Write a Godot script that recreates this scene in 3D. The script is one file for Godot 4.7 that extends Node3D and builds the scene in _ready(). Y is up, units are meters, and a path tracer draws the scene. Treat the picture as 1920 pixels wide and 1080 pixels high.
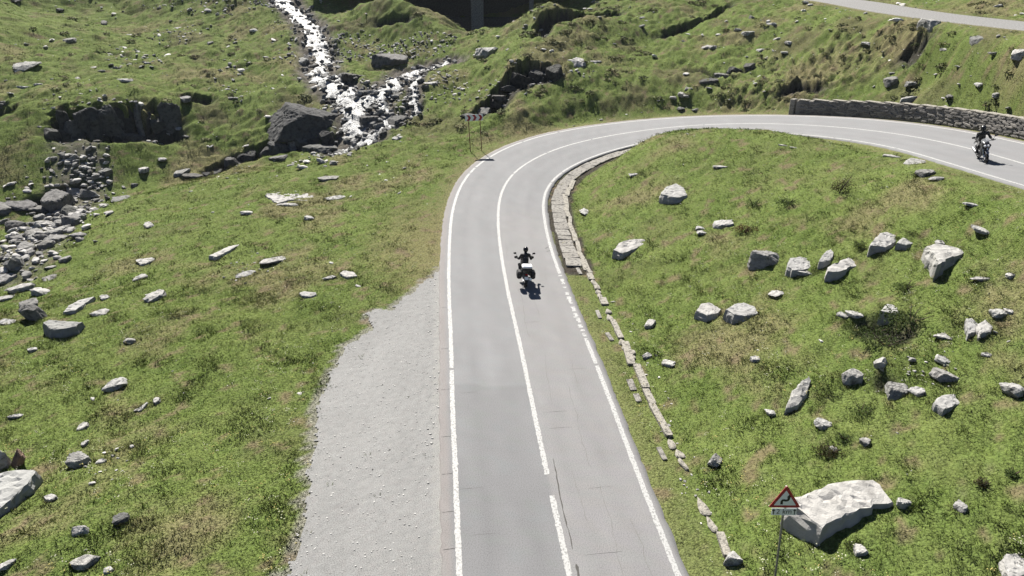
extends Node3D
# A mountain hairpin seen from above: the road climbs away, bends round a grassy mound and comes back higher up.

# road stations: centre x, y, z, half width to the edge line, cross fall (rise to the outer side)
var ROAD := [
	[2.30, 0.119, -7.72, 3.00, 0.026],
	[1.96, 0.289, -10.62, 2.99, 0.025],
	[1.64, 0.453, -13.51, 2.97, 0.024],
	[1.34, 0.604, -16.40, 2.96, 0.023],
	[1.05, 0.749, -19.28, 2.96, 0.021],
	[0.77, 0.893, -22.15, 2.98, 0.019],
	[0.50, 1.037, -25.01, 2.97, 0.019],
	[0.21, 1.181, -27.85, 2.95, 0.019],
	[-0.09, 1.330, -30.67, 2.93, 0.021],
	[-0.36, 1.487, -33.49, 2.92, 0.023],
	[-0.59, 1.656, -36.29, 2.90, 0.027],
	[-0.77, 1.839, -39.10, 2.90, 0.030],
	[-0.87, 2.040, -41.92, 2.93, 0.035],
	[-0.85, 2.260, -44.75, 2.93, 0.040],
	[-0.60, 2.501, -47.56, 2.98, 0.047],
	[0.01, 2.765, -50.30, 3.08, 0.056],
	[1.09, 3.034, -52.90, 3.18, 0.067],
	[2.65, 3.319, -55.25, 3.27, 0.080],
	[4.68, 3.608, -57.22, 3.30, 0.087],
	[7.13, 3.893, -58.67, 3.28, 0.085],
	[9.85, 4.204, -59.52, 3.24, 0.079],
	[12.68, 4.551, -59.67, 3.21, 0.073],
	[15.45, 4.901, -59.10, 3.18, 0.071],
	[18.04, 5.242, -57.83, 3.18, 0.072],
	[20.34, 5.567, -55.96, 3.19, 0.078],
	[22.27, 5.866, -53.63, 3.21, 0.087],
	[23.80, 6.150, -50.96, 3.23, 0.093],
	[24.90, 6.404, -48.07, 3.23, 0.093],
	[25.59, 6.632, -45.06, 3.22, 0.087],
	[25.89, 6.834, -42.00, 3.20, 0.079],
	[25.90, 7.012, -38.93, 3.18, 0.071],
	[25.73, 7.158, -35.89, 3.14, 0.062],
	[25.55, 7.275, -32.85, 3.07, 0.042],
	[25.50, 7.421, -29.81, 3.05, 0.037],
	[25.65, 7.573, -26.78, 3.08, 0.040],
	[26.04, 7.751, -23.80, 3.06, 0.036],
	[26.65, 7.936, -20.87, 3.06, 0.033],
	[27.47, 8.123, -18.03, 3.05, 0.032],
	[28.50, 8.312, -15.26, 3.05, 0.032],
]
var GROUND := [
	Vector3(-4.0, 0.20, -5.0), Vector3(-10.0, 0.20, -5.0), Vector3(-18.0, 0.20, -8.0), Vector3(-7.0, 0.45, -12.0), Vector3(-7.5, 0.75, -20.0), Vector3(-5.0, 1.10, -27.0),
	Vector3(-6.0, 0.90, -23.0), Vector3(-10.0, 0.90, -14.0), Vector3(-14.0, 0.80, -14.0), Vector3(-20.0, 0.20, -20.0), Vector3(-12.0, 1.00, -24.0), Vector3(-20.0, 0.70, -29.0),
	Vector3(-28.0, 0.10, -30.0), Vector3(-17.0, 1.40, -38.0), Vector3(-25.0, 0.90, -40.0), Vector3(-8.0, 1.70, -35.0), Vector3(-10.0, 2.10, -44.0), Vector3(-16.0, 2.10, -48.0),
	Vector3(-24.0, 1.30, -48.0), Vector3(-10.0, 2.50, -53.0), Vector3(-30.0, 0.20, -38.0), Vector3(-45.0, -1.50, -25.0), Vector3(-60.0, -3.00, -20.0), Vector3(-60.0, -2.00, -45.0),
	Vector3(6.5, 0.90, -15.0), Vector3(9.0, 1.30, -14.0), Vector3(14.0, 2.50, -14.0), Vector3(23.0, 6.50, -14.0), Vector3(6.5, 1.00, -20.0), Vector3(11.0, 2.00, -19.0),
	Vector3(16.0, 3.90, -19.0), Vector3(22.0, 6.60, -20.0), Vector3(7.0, 1.30, -26.0), Vector3(12.0, 2.90, -25.0), Vector3(18.0, 5.20, -26.0), Vector3(21.8, 7.00, -27.0),
	Vector3(7.0, 1.80, -33.0), Vector3(12.0, 3.70, -33.0), Vector3(17.0, 5.50, -33.0), Vector3(6.5, 2.50, -40.0), Vector3(10.0, 3.70, -41.0), Vector3(15.0, 5.40, -42.0),
	Vector3(20.0, 6.60, -42.0), Vector3(8.0, 4.00, -48.0), Vector3(13.0, 6.20, -50.0), Vector3(18.0, 6.50, -48.5), Vector3(10.0, 5.20, -53.0), Vector3(20.5, 6.80, -45.5),
	Vector3(35.0, 8.50, -20.0), Vector3(45.0, 10.00, -20.0), Vector3(60.0, 14.00, -30.0), Vector3(-14.0, 2.84, -56.7), Vector3(-15.6, 2.62, -56.1), Vector3(-23.3, 1.83, -53.1),
	Vector3(-28.4, 1.07, -48.9), Vector3(-30.8, 0.20, -44.2), Vector3(-29.2, -0.51, -36.3), Vector3(-14.2, 2.92, -61.7), Vector3(-18.8, 2.29, -60.8), Vector3(-23.5, 1.86, -59.6),
	Vector3(-27.9, 0.98, -56.5), Vector3(-32.3, 0.28, -52.9), Vector3(-35.0, -0.36, -48.3), Vector3(-17.2, 3.40, -62.4), Vector3(-24.7, 2.90, -63.3), Vector3(-27.5, 2.18, -60.3),
	Vector3(-33.6, 2.61, -57.2), Vector3(-35.7, 6.18, -62.5), Vector3(-39.5, 4.13, -57.3), Vector3(-42.9, 6.69, -63.8), Vector3(-31.0, 5.52, -65.5), Vector3(-39.1, 9.04, -81.1),
	Vector3(-49.8, 11.08, -85.2), Vector3(-65.0, 14.43, -95.3), Vector3(-48.2, 14.38, -102.9), Vector3(-25.8, 7.11, -72.7), Vector3(-34.7, 10.84, -90.5), Vector3(-22.6, 7.11, -72.7),
	Vector3(-21.2, 6.73, -71.4), Vector3(-13.7, 3.83, -62.6), Vector3(-14.4, 5.38, -65.4), Vector3(-19.7, 7.50, -73.9), Vector3(-23.8, 10.69, -87.2), Vector3(-30.8, 14.40, -100.7),
	Vector3(-11.7, 7.22, -71.6), Vector3(-7.6, 8.31, -79.7), Vector3(-15.6, 7.61, -78.3), Vector3(-17.4, 10.29, -89.2), Vector3(-15.1, 14.55, -96.4), Vector3(-11.0, 13.35, -95.9),
	Vector3(-7.5, 12.48, -95.0), Vector3(-4.0, 11.40, -93.5), Vector3(-1.3, 10.54, -91.5), Vector3(-22.6, 13.10, -99.1), Vector3(-7.9, 4.84, -65.2), Vector3(-3.8, 5.15, -63.1),
	Vector3(0.0, 9.34, -70.3), Vector3(2.9, 12.08, -81.3), Vector3(2.0, 6.69, -67.6), Vector3(-1.6, 6.85, -70.4), Vector3(6.1, 7.09, -68.3), Vector3(8.1, 11.33, -79.9),
	Vector3(6.1, 13.26, -85.0), Vector3(3.2, 13.70, -85.2), Vector3(12.9, 13.62, -90.6), Vector3(0.9, 11.28, -80.9), Vector3(1.9, 5.15, -63.1), Vector3(11.8, 5.74, -65.6),
	Vector3(13.5, 9.35, -76.9), Vector3(15.9, 14.14, -93.0), Vector3(20.7, 7.78, -66.4), Vector3(23.1, 12.32, -82.5), Vector3(23.1, 6.96, -61.7), Vector3(26.6, 9.60, -67.2),
	Vector3(31.2, 13.72, -80.9), Vector3(30.8, 9.69, -60.7), Vector3(34.5, 11.82, -69.2), Vector3(32.3, 9.08, -54.5), Vector3(36.8, 12.01, -60.6), Vector3(34.7, 10.61, -50.3),
	Vector3(37.6, 11.90, -55.1), Vector3(31.5, 8.18, -47.1), Vector3(37.5, 14.50, -87.0), Vector3(37.6, 13.70, -71.0), Vector3(38.0, 13.10, -61.0), Vector3(38.0, 12.90, -54.0),
	Vector3(34.0, 14.30, -87.0), Vector3(34.0, 13.40, -71.0), Vector3(34.4, 12.70, -61.0), Vector3(42.0, 14.60, -87.0), Vector3(42.0, 13.80, -71.0), Vector3(42.0, 13.30, -61.0),
	Vector3(42.0, 13.00, -54.0), Vector3(-12.0, 9.60, -99.0), Vector3(-5.0, 9.40, -99.0), Vector3(1.0, 9.60, -98.0), Vector3(-6.0, 9.50, -94.0), Vector3(-6.0, 9.60, -105.0),
	Vector3(-14.0, 10.00, -104.0), Vector3(55.0, 20.00, -75.0), Vector3(50.0, 24.00, -100.0), Vector3(20.0, 22.00, -110.0), Vector3(-10.0, 21.00, -122.0), Vector3(-40.0, 24.00, -115.0),
	Vector3(-70.0, 22.00, -90.0), Vector3(-80.0, 8.00, -60.0), Vector3(38.0, 12.00, -40.0), Vector3(70.0, 22.00, -60.0),
]
var BANKS := [
	[3.20, 4.50, [Vector2(-39.4, -58.6), Vector2(-39.1, -60.9), Vector2(-35.6, -62.4), Vector2(-30.9, -65.0)]],
	[1.50, 2.60, [Vector2(-27.1, -57.0), Vector2(-24.9, -60.9), Vector2(-21.2, -63.0), Vector2(-16.1, -62.9)]],
	[2.40, 3.60, [Vector2(-4.2, -63.9), Vector2(-1.8, -68.9), Vector2(0.8, -70.9), Vector2(4.3, -71.3)]],
	[1.50, 2.60, [Vector2(1.8, -78.0), Vector2(2.6, -82.3), Vector2(6.2, -85.0), Vector2(13.2, -90.6)]],
	[1.10, 1.80, [Vector2(15.5, -81.7), Vector2(20.6, -84.5), Vector2(26.0, -89.6)]],
	[1.20, 2.20, [Vector2(31.3, -59.2), Vector2(32.1, -59.2), Vector2(33.3, -57.9)]],
	[0.60, 1.50, [Vector2(18.4, -68.9), Vector2(22.6, -69.2)]],
	[1.60, 3.00, [Vector2(-45.9, -63.2), Vector2(-43.3, -62.2)]],
	[0.80, 1.60, [Vector2(-45.6, -77.4), Vector2(-45.2, -80.3), Vector2(-40.4, -78.3)]],
	[0.80, 1.60, [Vector2(-31.5, -67.5), Vector2(-28.6, -68.4)]],
	[0.45, 1.90, [Vector2(13.4, -24.7), Vector2(14.7, -24.0), Vector2(15.3, -22.7)]],
	[0.45, 1.20, [Vector2(12.9, -21.3), Vector2(13.6, -20.7)]],
	[0.80, 2.00, [Vector2(-37.5, -51.5), Vector2(-36.1, -53.1), Vector2(-34.6, -54.6)]],
	[0.70, 2.00, [Vector2(-17.1, -92.0), Vector2(-11.8, -91.9)]],
	[0.70, 1.80, [Vector2(23.2, -62.8), Vector2(25.2, -62.9), Vector2(27.1, -60.8)]],
	[0.50, 1.40, [Vector2(17.5, -72.1), Vector2(20.6, -69.1)]],
]
var STREAMS := [
	[1.50, [Vector2(-32.9, -104.6), Vector2(-29.3, -98.9), Vector2(-25.2, -91.8), Vector2(-23.1, -86.0), Vector2(-21.4, -81.6), Vector2(-20.1, -75.0), Vector2(-17.7, -70.9), Vector2(-15.4, -68.2), Vector2(-14.4, -65.5), Vector2(-13.8, -62.8), Vector2(-14.0, -61.8)]],
	[0.80, [Vector2(-20.0, -74.4), Vector2(-17.7, -72.8), Vector2(-15.8, -69.7), Vector2(-14.6, -67.6)]],
	[1.30, [Vector2(-6.9, -79.7), Vector2(-9.3, -79.3), Vector2(-11.2, -76.5), Vector2(-11.8, -71.7), Vector2(-12.6, -69.1), Vector2(-13.7, -67.8), Vector2(-14.5, -67.0)]],
	[0.80, [Vector2(-12.6, -69.1), Vector2(-12.3, -67.2), Vector2(-11.7, -65.5), Vector2(-11.5, -63.1), Vector2(-12.3, -62.0), Vector2(-13.6, -61.6)]],
	[0.60, [Vector2(-9.8, -76.1), Vector2(-9.6, -70.3), Vector2(-9.2, -66.6), Vector2(-10.5, -63.9), Vector2(-11.5, -62.9)]],
	[1.00, [Vector2(-12.2, -61.1), Vector2(-13.5, -61.1), Vector2(-14.2, -60.5), Vector2(-15.1, -59.3)]],
]
var SCREE := [
	[-34.7, -54.9, 3.0, 2.2, 0.50],
	[-32.2, -45.9, 3.0, 5.0, 0.45],
	[-29.0, -38.2, 1.9, 3.5, 0.40],
	[-37.0, -51.9, 3.3, 1.6, 0.50],
	[-10.0, -85.5, 3.7, 3.6, 0.30],
	[-13.5, -84.0, 3.1, 3.8, 0.30],
	[-36.7, -98.9, 6.3, 2.2, 0.50],
	[-31.4, -100.3, 3.6, 3.3, 0.50],
	[-45.2, -100.8, 5.7, 0.8, 0.35],
	[-28.9, -73.7, 1.3, 5.0, 0.35],
	[-26.4, -69.5, 1.1, 1.7, 0.30],
	[-6.4, -71.1, 2.1, 3.9, 0.30],
	[-15.8, -56.5, 2.6, 3.4, 0.45],
	[-24.6, -81.3, 1.8, 5.0, 0.35],
	[-18.6, -85.2, 3.7, 5.0, 0.30],
	[-13.6, -67.1, 4.0, 5.0, 0.40],
	[14.3, -20.7, 1.1, 1.2, 0.14],
	[13.2, -20.7, 1.1, 1.0, 0.12],
	[5.6, -24.4, 0.5, 4.5, 0.10],
	[5.8, -18.5, 0.5, 2.3, 0.10],
	[-36.0, -62.2, 5.7, 2.3, 0.40],
	[-39.9, -89.7, 3.2, 5.0, 0.25],
	[-39.7, -76.8, 2.8, 4.4, 0.35],
	[-0.5, -68.5, 3.6, 3.0, 0.30],
	[5.2, -70.3, 3.1, 1.3, 0.30],
	[31.1, -50.1, 4.1, 0.5, 0.25],
	[2.3, -79.9, 1.7, 2.5, 0.35],
	[14.3, -65.8, 3.0, 0.5, 0.18],
	[-13.9, -35.2, 1.7, 2.1, 0.12],
	[-13.2, -18.3, 0.7, 1.5, 0.12],
	[41.9, -77.3, 5.5, 1.8, 0.25],
]

# the road of the next hairpin, higher up
var UPPER := [[37.2, 14.75, -100.0, 2.8, 0.0], [37.4, 14.5, -87.0, 2.8, 0.0], [37.6, 13.55, -71.0, 2.8, 0.0], [38.1, 13.1, -61.0, 2.8, 0.0], [38.1, 12.9, -54.0, 2.8, 0.0], [37.6, 12.7, -44.0, 2.8, 0.0]]
var LAYBY := [Vector2(-5.8, -8.0), Vector2(-5.95, -12.5), Vector2(-6.02, -14.2), Vector2(-6.2, -16.1), Vector2(-6.6, -18.5), Vector2(-7.15, -21.2), Vector2(-7.4, -24.2), Vector2(-7.2, -26.5), Vector2(-6.3, -28.0), Vector2(-6.7, -28.6), Vector2(-6.75, -29.3), Vector2(-6.3, -29.8), Vector2(-5.7, -29.6), Vector2(-5.6, -30.2), Vector2(-5.0, -31.6), Vector2(-4.1, -34.0), Vector2(-3.3, -35.0), Vector2(-1.5, -34.6), Vector2(0.0, -8.0)]

var DRY := [Vector2(-36.0, -57.5), Vector2(-34.6, -54.5), Vector2(-33.4, -50.0), Vector2(-32.6, -46.3), Vector2(-30.8, -42.0), Vector2(-29.4, -38.0)]

var footprints := []      # rocks in the near grass: x, z, half width, half depth
var used := {}
var rng := RandomNumberGenerator.new()
var n_big := FastNoiseLite.new()
var n_mid := FastNoiseLite.new()
var n_fine := FastNoiseLite.new()
var n_tone := FastNoiseLite.new()
var n_patch := FastNoiseLite.new()
var M := {}
var roads := []          # each: {p, r, w, b, s}
const GX0 := -90.0
const GZ0 := -130.0
const NX := 361          # 0.5 m cells
const NZ := 253
var hg := PackedFloat32Array()
var dist_g := PackedFloat32Array()   # distance past the road's edge line
var side_g := PackedFloat32Array()   # which side of the road: inside the bend +1
var rock_g := PackedFloat32Array()   # bare rock round the streams
var bank_box := []


# ---------- small tools ----------
func sm(a: float, b: float, v: float) -> float:
	var t := clampf((v - a) / (b - a), 0.0, 1.0)
	return t * t * (3.0 - 2.0 * t)


func numbered(called: String) -> String:
	var k: int = used.get(called, -1) + 1
	used[called] = k
	return called if k == 0 else "%s_%03d" % [called, k]


func tag(o: Node3D, label: String, category := "", group := "", kind := "") -> void:
	if label: o.set_meta("label", label)
	if category: o.set_meta("category", category)
	if group: o.set_meta("group", group)
	if kind: o.set_meta("kind", kind)


func thing(called: String, label: String, category: String, at := Vector3.ZERO, turn := 0.0, group := "") -> Node3D:
	var o := Node3D.new()
	o.name = numbered(called)
	add_child(o)
	o.position = at
	o.rotation.y = turn
	tag(o, label, category, group)
	return o


func put(called: String, mesh: Mesh, m: Material, parent: Node3D = self) -> MeshInstance3D:
	var o := MeshInstance3D.new()
	o.name = numbered(called) if parent == self else called
	o.mesh = mesh
	o.material_override = m
	parent.add_child(o, true)
	return o


func begin() -> SurfaceTool:
	var st := SurfaceTool.new()
	st.begin(Mesh.PRIMITIVE_TRIANGLES)
	st.set_smooth_group(-1)
	return st


func done(st: SurfaceTool) -> ArrayMesh:
	st.generate_normals()
	return st.commit()


func tri(st: SurfaceTool, a: Vector3, b: Vector3, c: Vector3) -> void:   # counter-clockwise seen from outside
	st.add_vertex(a)
	st.add_vertex(c)
	st.add_vertex(b)


func quad(st: SurfaceTool, a: Vector3, b: Vector3, c: Vector3, d: Vector3) -> void:
	tri(st, a, b, c)
	tri(st, a, c, d)


func box(st: SurfaceTool, at: Vector3, size: Vector3, basis := Basis.IDENTITY, bev := 0.0) -> void:
	# a box with chamfered edges: six faces, twelve bevels, eight corners
	var h := size * 0.5
	bev = minf(bev, minf(h.x, minf(h.y, h.z)) * 0.9)
	var P := {}
	for sx in [-1, 1]:
		for sy in [-1, 1]:
			for sz in [-1, 1]:
				var s := Vector3(sx, sy, sz)
				for ax in 3:
					var v := Vector3(h.x - bev, h.y - bev, h.z - bev)
					v[ax] = h[ax]
					P[[sx, sy, sz, ax]] = at + basis * (v * s)
	for ax in 3:
		var u := (ax + 1) % 3
		var w := (ax + 2) % 3
		for s in [-1, 1]:
			var k := []
			for e in [[-1, -1], [1, -1], [1, 1], [-1, 1]]:
				var g := [0, 0, 0]
				g[ax] = s
				g[u] = e[0]
				g[w] = e[1]
				k.append(P[[g[0], g[1], g[2], ax]])
			if s > 0: quad(st, k[0], k[1], k[2], k[3])
			else: quad(st, k[3], k[2], k[1], k[0])
	if bev <= 0.0: return
	var mid := at
	for ax in 3:
		var u := (ax + 1) % 3
		var w := (ax + 2) % 3
		for su in [-1, 1]:
			for sw in [-1, 1]:
				var g0 := [0, 0, 0]
				var g1 := [0, 0, 0]
				g0[ax] = -1; g1[ax] = 1
				g0[u] = su; g1[u] = su
				g0[w] = sw; g1[w] = sw
				var a = P[[g0[0], g0[1], g0[2], u]]
				var b = P[[g1[0], g1[1], g1[2], u]]
				var c = P[[g1[0], g1[1], g1[2], w]]
				var d = P[[g0[0], g0[1], g0[2], w]]
				if (b - a).cross(c - a).dot((a + c) * 0.5 - mid) > 0.0: quad(st, a, b, c, d)
				else: quad(st, d, c, b, a)
	for sx in [-1, 1]:
		for sy in [-1, 1]:
			for sz in [-1, 1]:
				var a = P[[sx, sy, sz, 0]]
				var b = P[[sx, sy, sz, 1]]
				var c = P[[sx, sy, sz, 2]]
				if (b - a).cross(c - a).dot(a - mid) > 0.0: tri(st, a, b, c)
				else: tri(st, a, c, b)


func tube(st: SurfaceTool, pts: Array, rad: Array, sides := 8, closed := false) -> void:
	var rings := []
	var n := pts.size()
	var up := Vector3(0.13, 0.97, 0.21).normalized()
	for i in n:
		var a: Vector3 = pts[(i - 1 + n) % n] if closed else pts[maxi(i - 1, 0)]
		var b: Vector3 = pts[(i + 1) % n] if closed else pts[mini(i + 1, n - 1)]
		var t := (b - a).normalized()
		if absf(t.dot(up)) > 0.98: up = Vector3(0.9, 0.1, 0.4).normalized()
		var x := t.cross(up).normalized()
		var y := x.cross(t)
		up = y
		var ring := []
		for k in sides:
			var an := TAU * k / sides
			ring.append(pts[i] + (x * cos(an) + y * sin(an)) * float(rad[mini(i, rad.size() - 1)]))
		rings.append(ring)
	for i in (n if closed else n - 1):
		var r0: Array = rings[i]
		var r1: Array = rings[(i + 1) % n]
		for k in sides:
			var l := (k + 1) % sides
			quad(st, r0[k], r0[l], r1[l], r1[k])
	if not closed:
		for k in range(1, sides - 1):
			tri(st, rings[0][0], rings[0][k + 1], rings[0][k])
			tri(st, rings[n - 1][0], rings[n - 1][k], rings[n - 1][k + 1])


func ring(st: SurfaceTool, centre: Vector3, axis: Vector3, R: float, r: float, n := 24, sides := 8) -> void:
	var x := axis.cross(Vector3(0.2, 0.9, 0.37)).normalized()
	var y := axis.cross(x).normalized()
	var p := []
	for i in n:
		p.append(centre + (x * cos(TAU * i / n) + y * sin(TAU * i / n)) * R)
	tube(st, p, [r], sides, true)


func loft(st: SurfaceTool, secs: Array, n := 14, power := 2.6) -> void:
	# sections along z: [z, y centre, half width, half height]
	var rings := []
	for s in secs:
		var r := []
		for k in n:
			var a := TAU * k / n
			var c := cos(a)
			var d := sin(a)
			r.append(Vector3(signf(c) * pow(absf(c), 2.0 / power) * s[2], s[1] + signf(d) * pow(absf(d), 2.0 / power) * s[3], s[0]))
		rings.append(r)
	for i in rings.size() - 1:
		for k in n:
			var l := (k + 1) % n
			if secs[i + 1][0] > secs[i][0]: quad(st, rings[i][k], rings[i][l], rings[i + 1][l], rings[i + 1][k])
			else: quad(st, rings[i][l], rings[i][k], rings[i + 1][k], rings[i + 1][l])
	for k in range(1, n - 1):
		tri(st, rings[0][0], rings[0][k], rings[0][k + 1])
		var e: Array = rings[rings.size() - 1]
		tri(st, e[0], e[k + 1], e[k])


# ---------- materials ----------
func noise(seed_: int, freq: float, oct := 4, kind := FastNoiseLite.TYPE_SIMPLEX_SMOOTH) -> FastNoiseLite:
	var n := FastNoiseLite.new()
	n.seed = seed_
	n.noise_type = kind
	n.frequency = freq
	n.fractal_type = FastNoiseLite.FRACTAL_FBM
	n.fractal_octaves = oct
	n.fractal_gain = 0.55
	return n


func tex(seed_: int, freq: float, stops: Array, oct := 5, size := 512, kind := FastNoiseLite.TYPE_SIMPLEX_SMOOTH) -> NoiseTexture2D:
	var t := NoiseTexture2D.new()
	t.width = size
	t.height = size
	t.seamless = true
	t.seamless_blend_skirt = 0.2
	t.noise = noise(seed_, freq, oct, kind)
	var g := Gradient.new()
	var o := PackedFloat32Array()
	var c := PackedColorArray()
	for s in stops:
		o.append(s[0])
		c.append(Color(s[1], s[1], s[1]) if s.size() == 2 else Color(s[1], s[2], s[3]))
	g.offsets = o
	g.colors = c
	t.color_ramp = g
	return t


func mat(col: Color, rough := 0.9, metal := 0.0) -> StandardMaterial3D:   # col is linear reflectance
	var m := StandardMaterial3D.new()
	m.albedo_color = col.linear_to_srgb()
	m.roughness = rough
	m.metallic = metal
	m.metallic_specular = 0.4
	return m


func surface(col: Color, rough: float, t: Texture2D, scale: float, relief: Texture2D = null, depth := 0.0, tint := false) -> StandardMaterial3D:
	var m := mat(col, rough)
	m.albedo_texture = t
	m.uv1_triplanar = true
	m.uv1_world_triplanar = true
	m.uv1_scale = Vector3.ONE * scale
	if relief:
		m.heightmap_enabled = true
		m.heightmap_texture = relief
		m.heightmap_scale = depth
	if tint:
		m.vertex_color_use_as_albedo = true
	return m


func make_materials() -> void:
	var grain := tex(3, 0.03, [[0.25, 0.72], [0.5, 0.92], [0.75, 1.0]], 5)
	var clumpy := tex(4, 0.02, [[0.2, 0.62], [0.5, 0.88], [0.8, 1.0]], 6)
	var bumps := tex(5, 0.03, [[0.0, 0.0], [1.0, 1.0]], 6)
	var stone := tex(6, 0.012, [[0.16, 0.5], [0.34, 0.76], [0.5, 0.92], [0.66, 1.0], [0.84, 0.86]], 6)
	var stone_relief := tex(7, 0.014, [[0.0, 0.0], [0.45, 0.6], [0.5, 0.35], [0.56, 0.65], [1.0, 1.0]], 6)
	M.ground = surface(Color(1, 1, 1), 0.95, clumpy, 0.7, bumps, 4.0, true)
	M.ground.metallic_specular = 0.15
	M.asphalt = surface(Color(1, 1, 1), 0.86, tex(8, 0.05, [[0.2, 0.84], [0.5, 0.96], [0.8, 1.0]], 4), 0.8, bumps, 0.25, true)
	M.upper_asphalt = surface(Color(0.178, 0.176, 0.174), 0.86, grain, 0.4)
	M.gravel = surface(Color(1, 1, 1), 0.95, tex(9, 0.11, [[0.2, 0.66], [0.42, 0.88], [0.6, 0.96], [0.78, 1.0]], 4), 0.42, null, 0.0, true)
	M.paint = surface(Color(0.284, 0.284, 0.279), 0.7, tex(11, 0.02, [[0.15, 0.62], [0.35, 0.92], [0.7, 1.0]], 5), 0.9)
	M.crack = mat(Color(0.05, 0.048, 0.045), 0.95)
	M.hairline = mat(Color(0.1, 0.096, 0.09), 0.95)
	M.rock = surface(Color(1, 1, 1), 0.92, stone, 0.5, stone_relief, 7.0, true)
	M.rock_big = surface(Color(1, 1, 1), 0.92, stone, 0.32, stone_relief, 9.0, true)
	M.slab_stone = surface(Color(1, 1, 1), 0.92, tex(16, 0.012, [[0.12, 0.66], [0.3, 0.84], [0.5, 0.88], [0.7, 0.92], [0.85, 0.86]], 6), 0.22, tex(17, 0.02, [[0.0, 0.0], [0.46, 0.7], [0.5, 0.45], [0.54, 0.7], [1.0, 1.0]], 5), 4.0, true)
	M.concrete = surface(Color(0.191, 0.180, 0.162), 0.92, stone, 0.7, bumps, 1.6)
	M.concrete_b = surface(Color(0.214, 0.203, 0.184), 0.92, stone, 0.62, bumps, 1.6)
	M.kerb = surface(Color(0.259, 0.242, 0.209), 0.92, stone, 0.8, bumps, 2.2)
	M.wall_a = surface(Color(0.180, 0.169, 0.158), 0.93, stone, 1.1, bumps, 2.0)
	M.wall_b = surface(Color(0.238, 0.223, 0.205), 0.93, stone, 1.3, bumps, 2.0)
	M.wall_c = surface(Color(0.137, 0.130, 0.124), 0.93, stone, 1.2, bumps, 2.0)
	M.mortar = surface(Color(0.24, 0.225, 0.205), 0.95, grain, 1.0, bumps, 2.0)
	M.dark_stone = surface(Color(0.045, 0.045, 0.048), 0.95, grain, 0.25)
	M.pale_concrete = surface(Color(0.2, 0.2, 0.195), 0.9, grain, 0.3)
	M.water = surface(Color(1, 1, 1), 0.45, tex(12, 0.03, [[0.2, 0.55], [0.45, 0.92], [0.7, 1.0]], 5), 0.5, bumps, 7.0, true)
	M.grass = mat(Color(1, 1, 1), 0.8)
	M.grass.vertex_color_use_as_albedo = true
	M.grass.backlight_enabled = true
	M.grass.backlight = Color(0.95, 0.95, 0.95)
	M.grass.metallic_specular = 0.2
	M.grass.cull_mode = BaseMaterial3D.CULL_DISABLED
	M.leaf = mat(Color(1, 1, 1), 0.75)
	M.leaf.vertex_color_use_as_albedo = true
	M.leaf.metallic_specular = 0.2
	M.leaf.cull_mode = BaseMaterial3D.CULL_DISABLED
	M.pebble = mat(Color(1, 1, 1), 0.93)
	M.pebble.vertex_color_use_as_albedo = true
	M.black = mat(Color(0.012, 0.012, 0.013), 0.5)
	M.leather = mat(Color(0.014, 0.014, 0.016), 0.62)
	M.rubber = mat(Color(0.012, 0.012, 0.012), 0.85)
	M.gloss = mat(Color(0.012, 0.012, 0.014), 0.25)
	M.white_gloss = mat(Color(0.72, 0.72, 0.72), 0.3)
	M.chrome = mat(Color(0.6, 0.6, 0.6), 0.22, 1.0)
	M.grey_metal = mat(Color(0.2, 0.2, 0.21), 0.45, 0.8)
	M.visor = mat(Color(0.02, 0.02, 0.025), 0.08)
	M.glass = mat(Color(0.8, 0.82, 0.84), 0.05)
	M.glass.transparency = BaseMaterial3D.TRANSPARENCY_ALPHA
	M.glass.albedo_color.a = 0.25
	M.lamp_glass = mat(Color(0.82, 0.83, 0.85), 0.12)
	M.red_lens = mat(Color(0.35, 0.01, 0.01), 0.2)
	M.red = mat(Color(0.3, 0.022, 0.03), 0.5)
	M.sign_white = mat(Color(0.68, 0.7, 0.69), 0.5)
	M.sign_black = mat(Color(0.012, 0.013, 0.014), 0.5)
	M.sign_back = mat(Color(0.3, 0.3, 0.3), 0.5, 0.6)
	M.pole = surface(Color(0.26, 0.25, 0.2), 0.6, grain, 2.0)
	M.twig = mat(Color(0.045, 0.032, 0.02), 0.9)
	M.rust = surface(Color(0.2, 0.085, 0.055), 0.85, grain, 3.0)


# ---------- heights ----------
func resample(rows: Array, step: float) -> Dictionary:
	var p := PackedVector3Array()
	var w := PackedFloat32Array()
	var b := PackedFloat32Array()
	var s := PackedFloat32Array()
	var run := 0.0
	for i in rows.size() - 1:
		var r: Array = [rows[maxi(i - 1, 0)], rows[i], rows[i + 1], rows[mini(i + 2, rows.size() - 1)]]
		var q := []
		for k in 4: q.append(Vector3(r[k][0], r[k][1], r[k][2]))
		var n := int(ceil((q[2] - q[1]).length() / step))
		for k in n + (1 if i == rows.size() - 2 else 0):
			var t := float(k) / n
			var v: Vector3 = q[1].cubic_interpolate(q[2], q[0], q[3], t)
			if p.size(): run += (v - p[p.size() - 1]).length()
			p.append(v)
			s.append(run)
			w.append(lerpf(r[1][3], r[2][3], t))
			b.append(lerpf(r[1][4], r[2][4], t))
	var rr := PackedVector2Array()
	for i in p.size():
		var d := p[mini(i + 1, p.size() - 1)] - p[maxi(i - 1, 0)]
		rr.append(Vector2(-d.z, d.x).normalized())
	return {"p": p, "r": rr, "w": w, "b": b, "s": s}


func on_road(r: Dictionary, i: int, o: float, lift := 0.0) -> Vector3:
	var c: Vector3 = r.p[i]
	var k: Vector2 = r.r[i]
	return Vector3(c.x + k.x * o, c.y - r.b[i] * o + lift, c.z + k.y * o)


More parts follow.
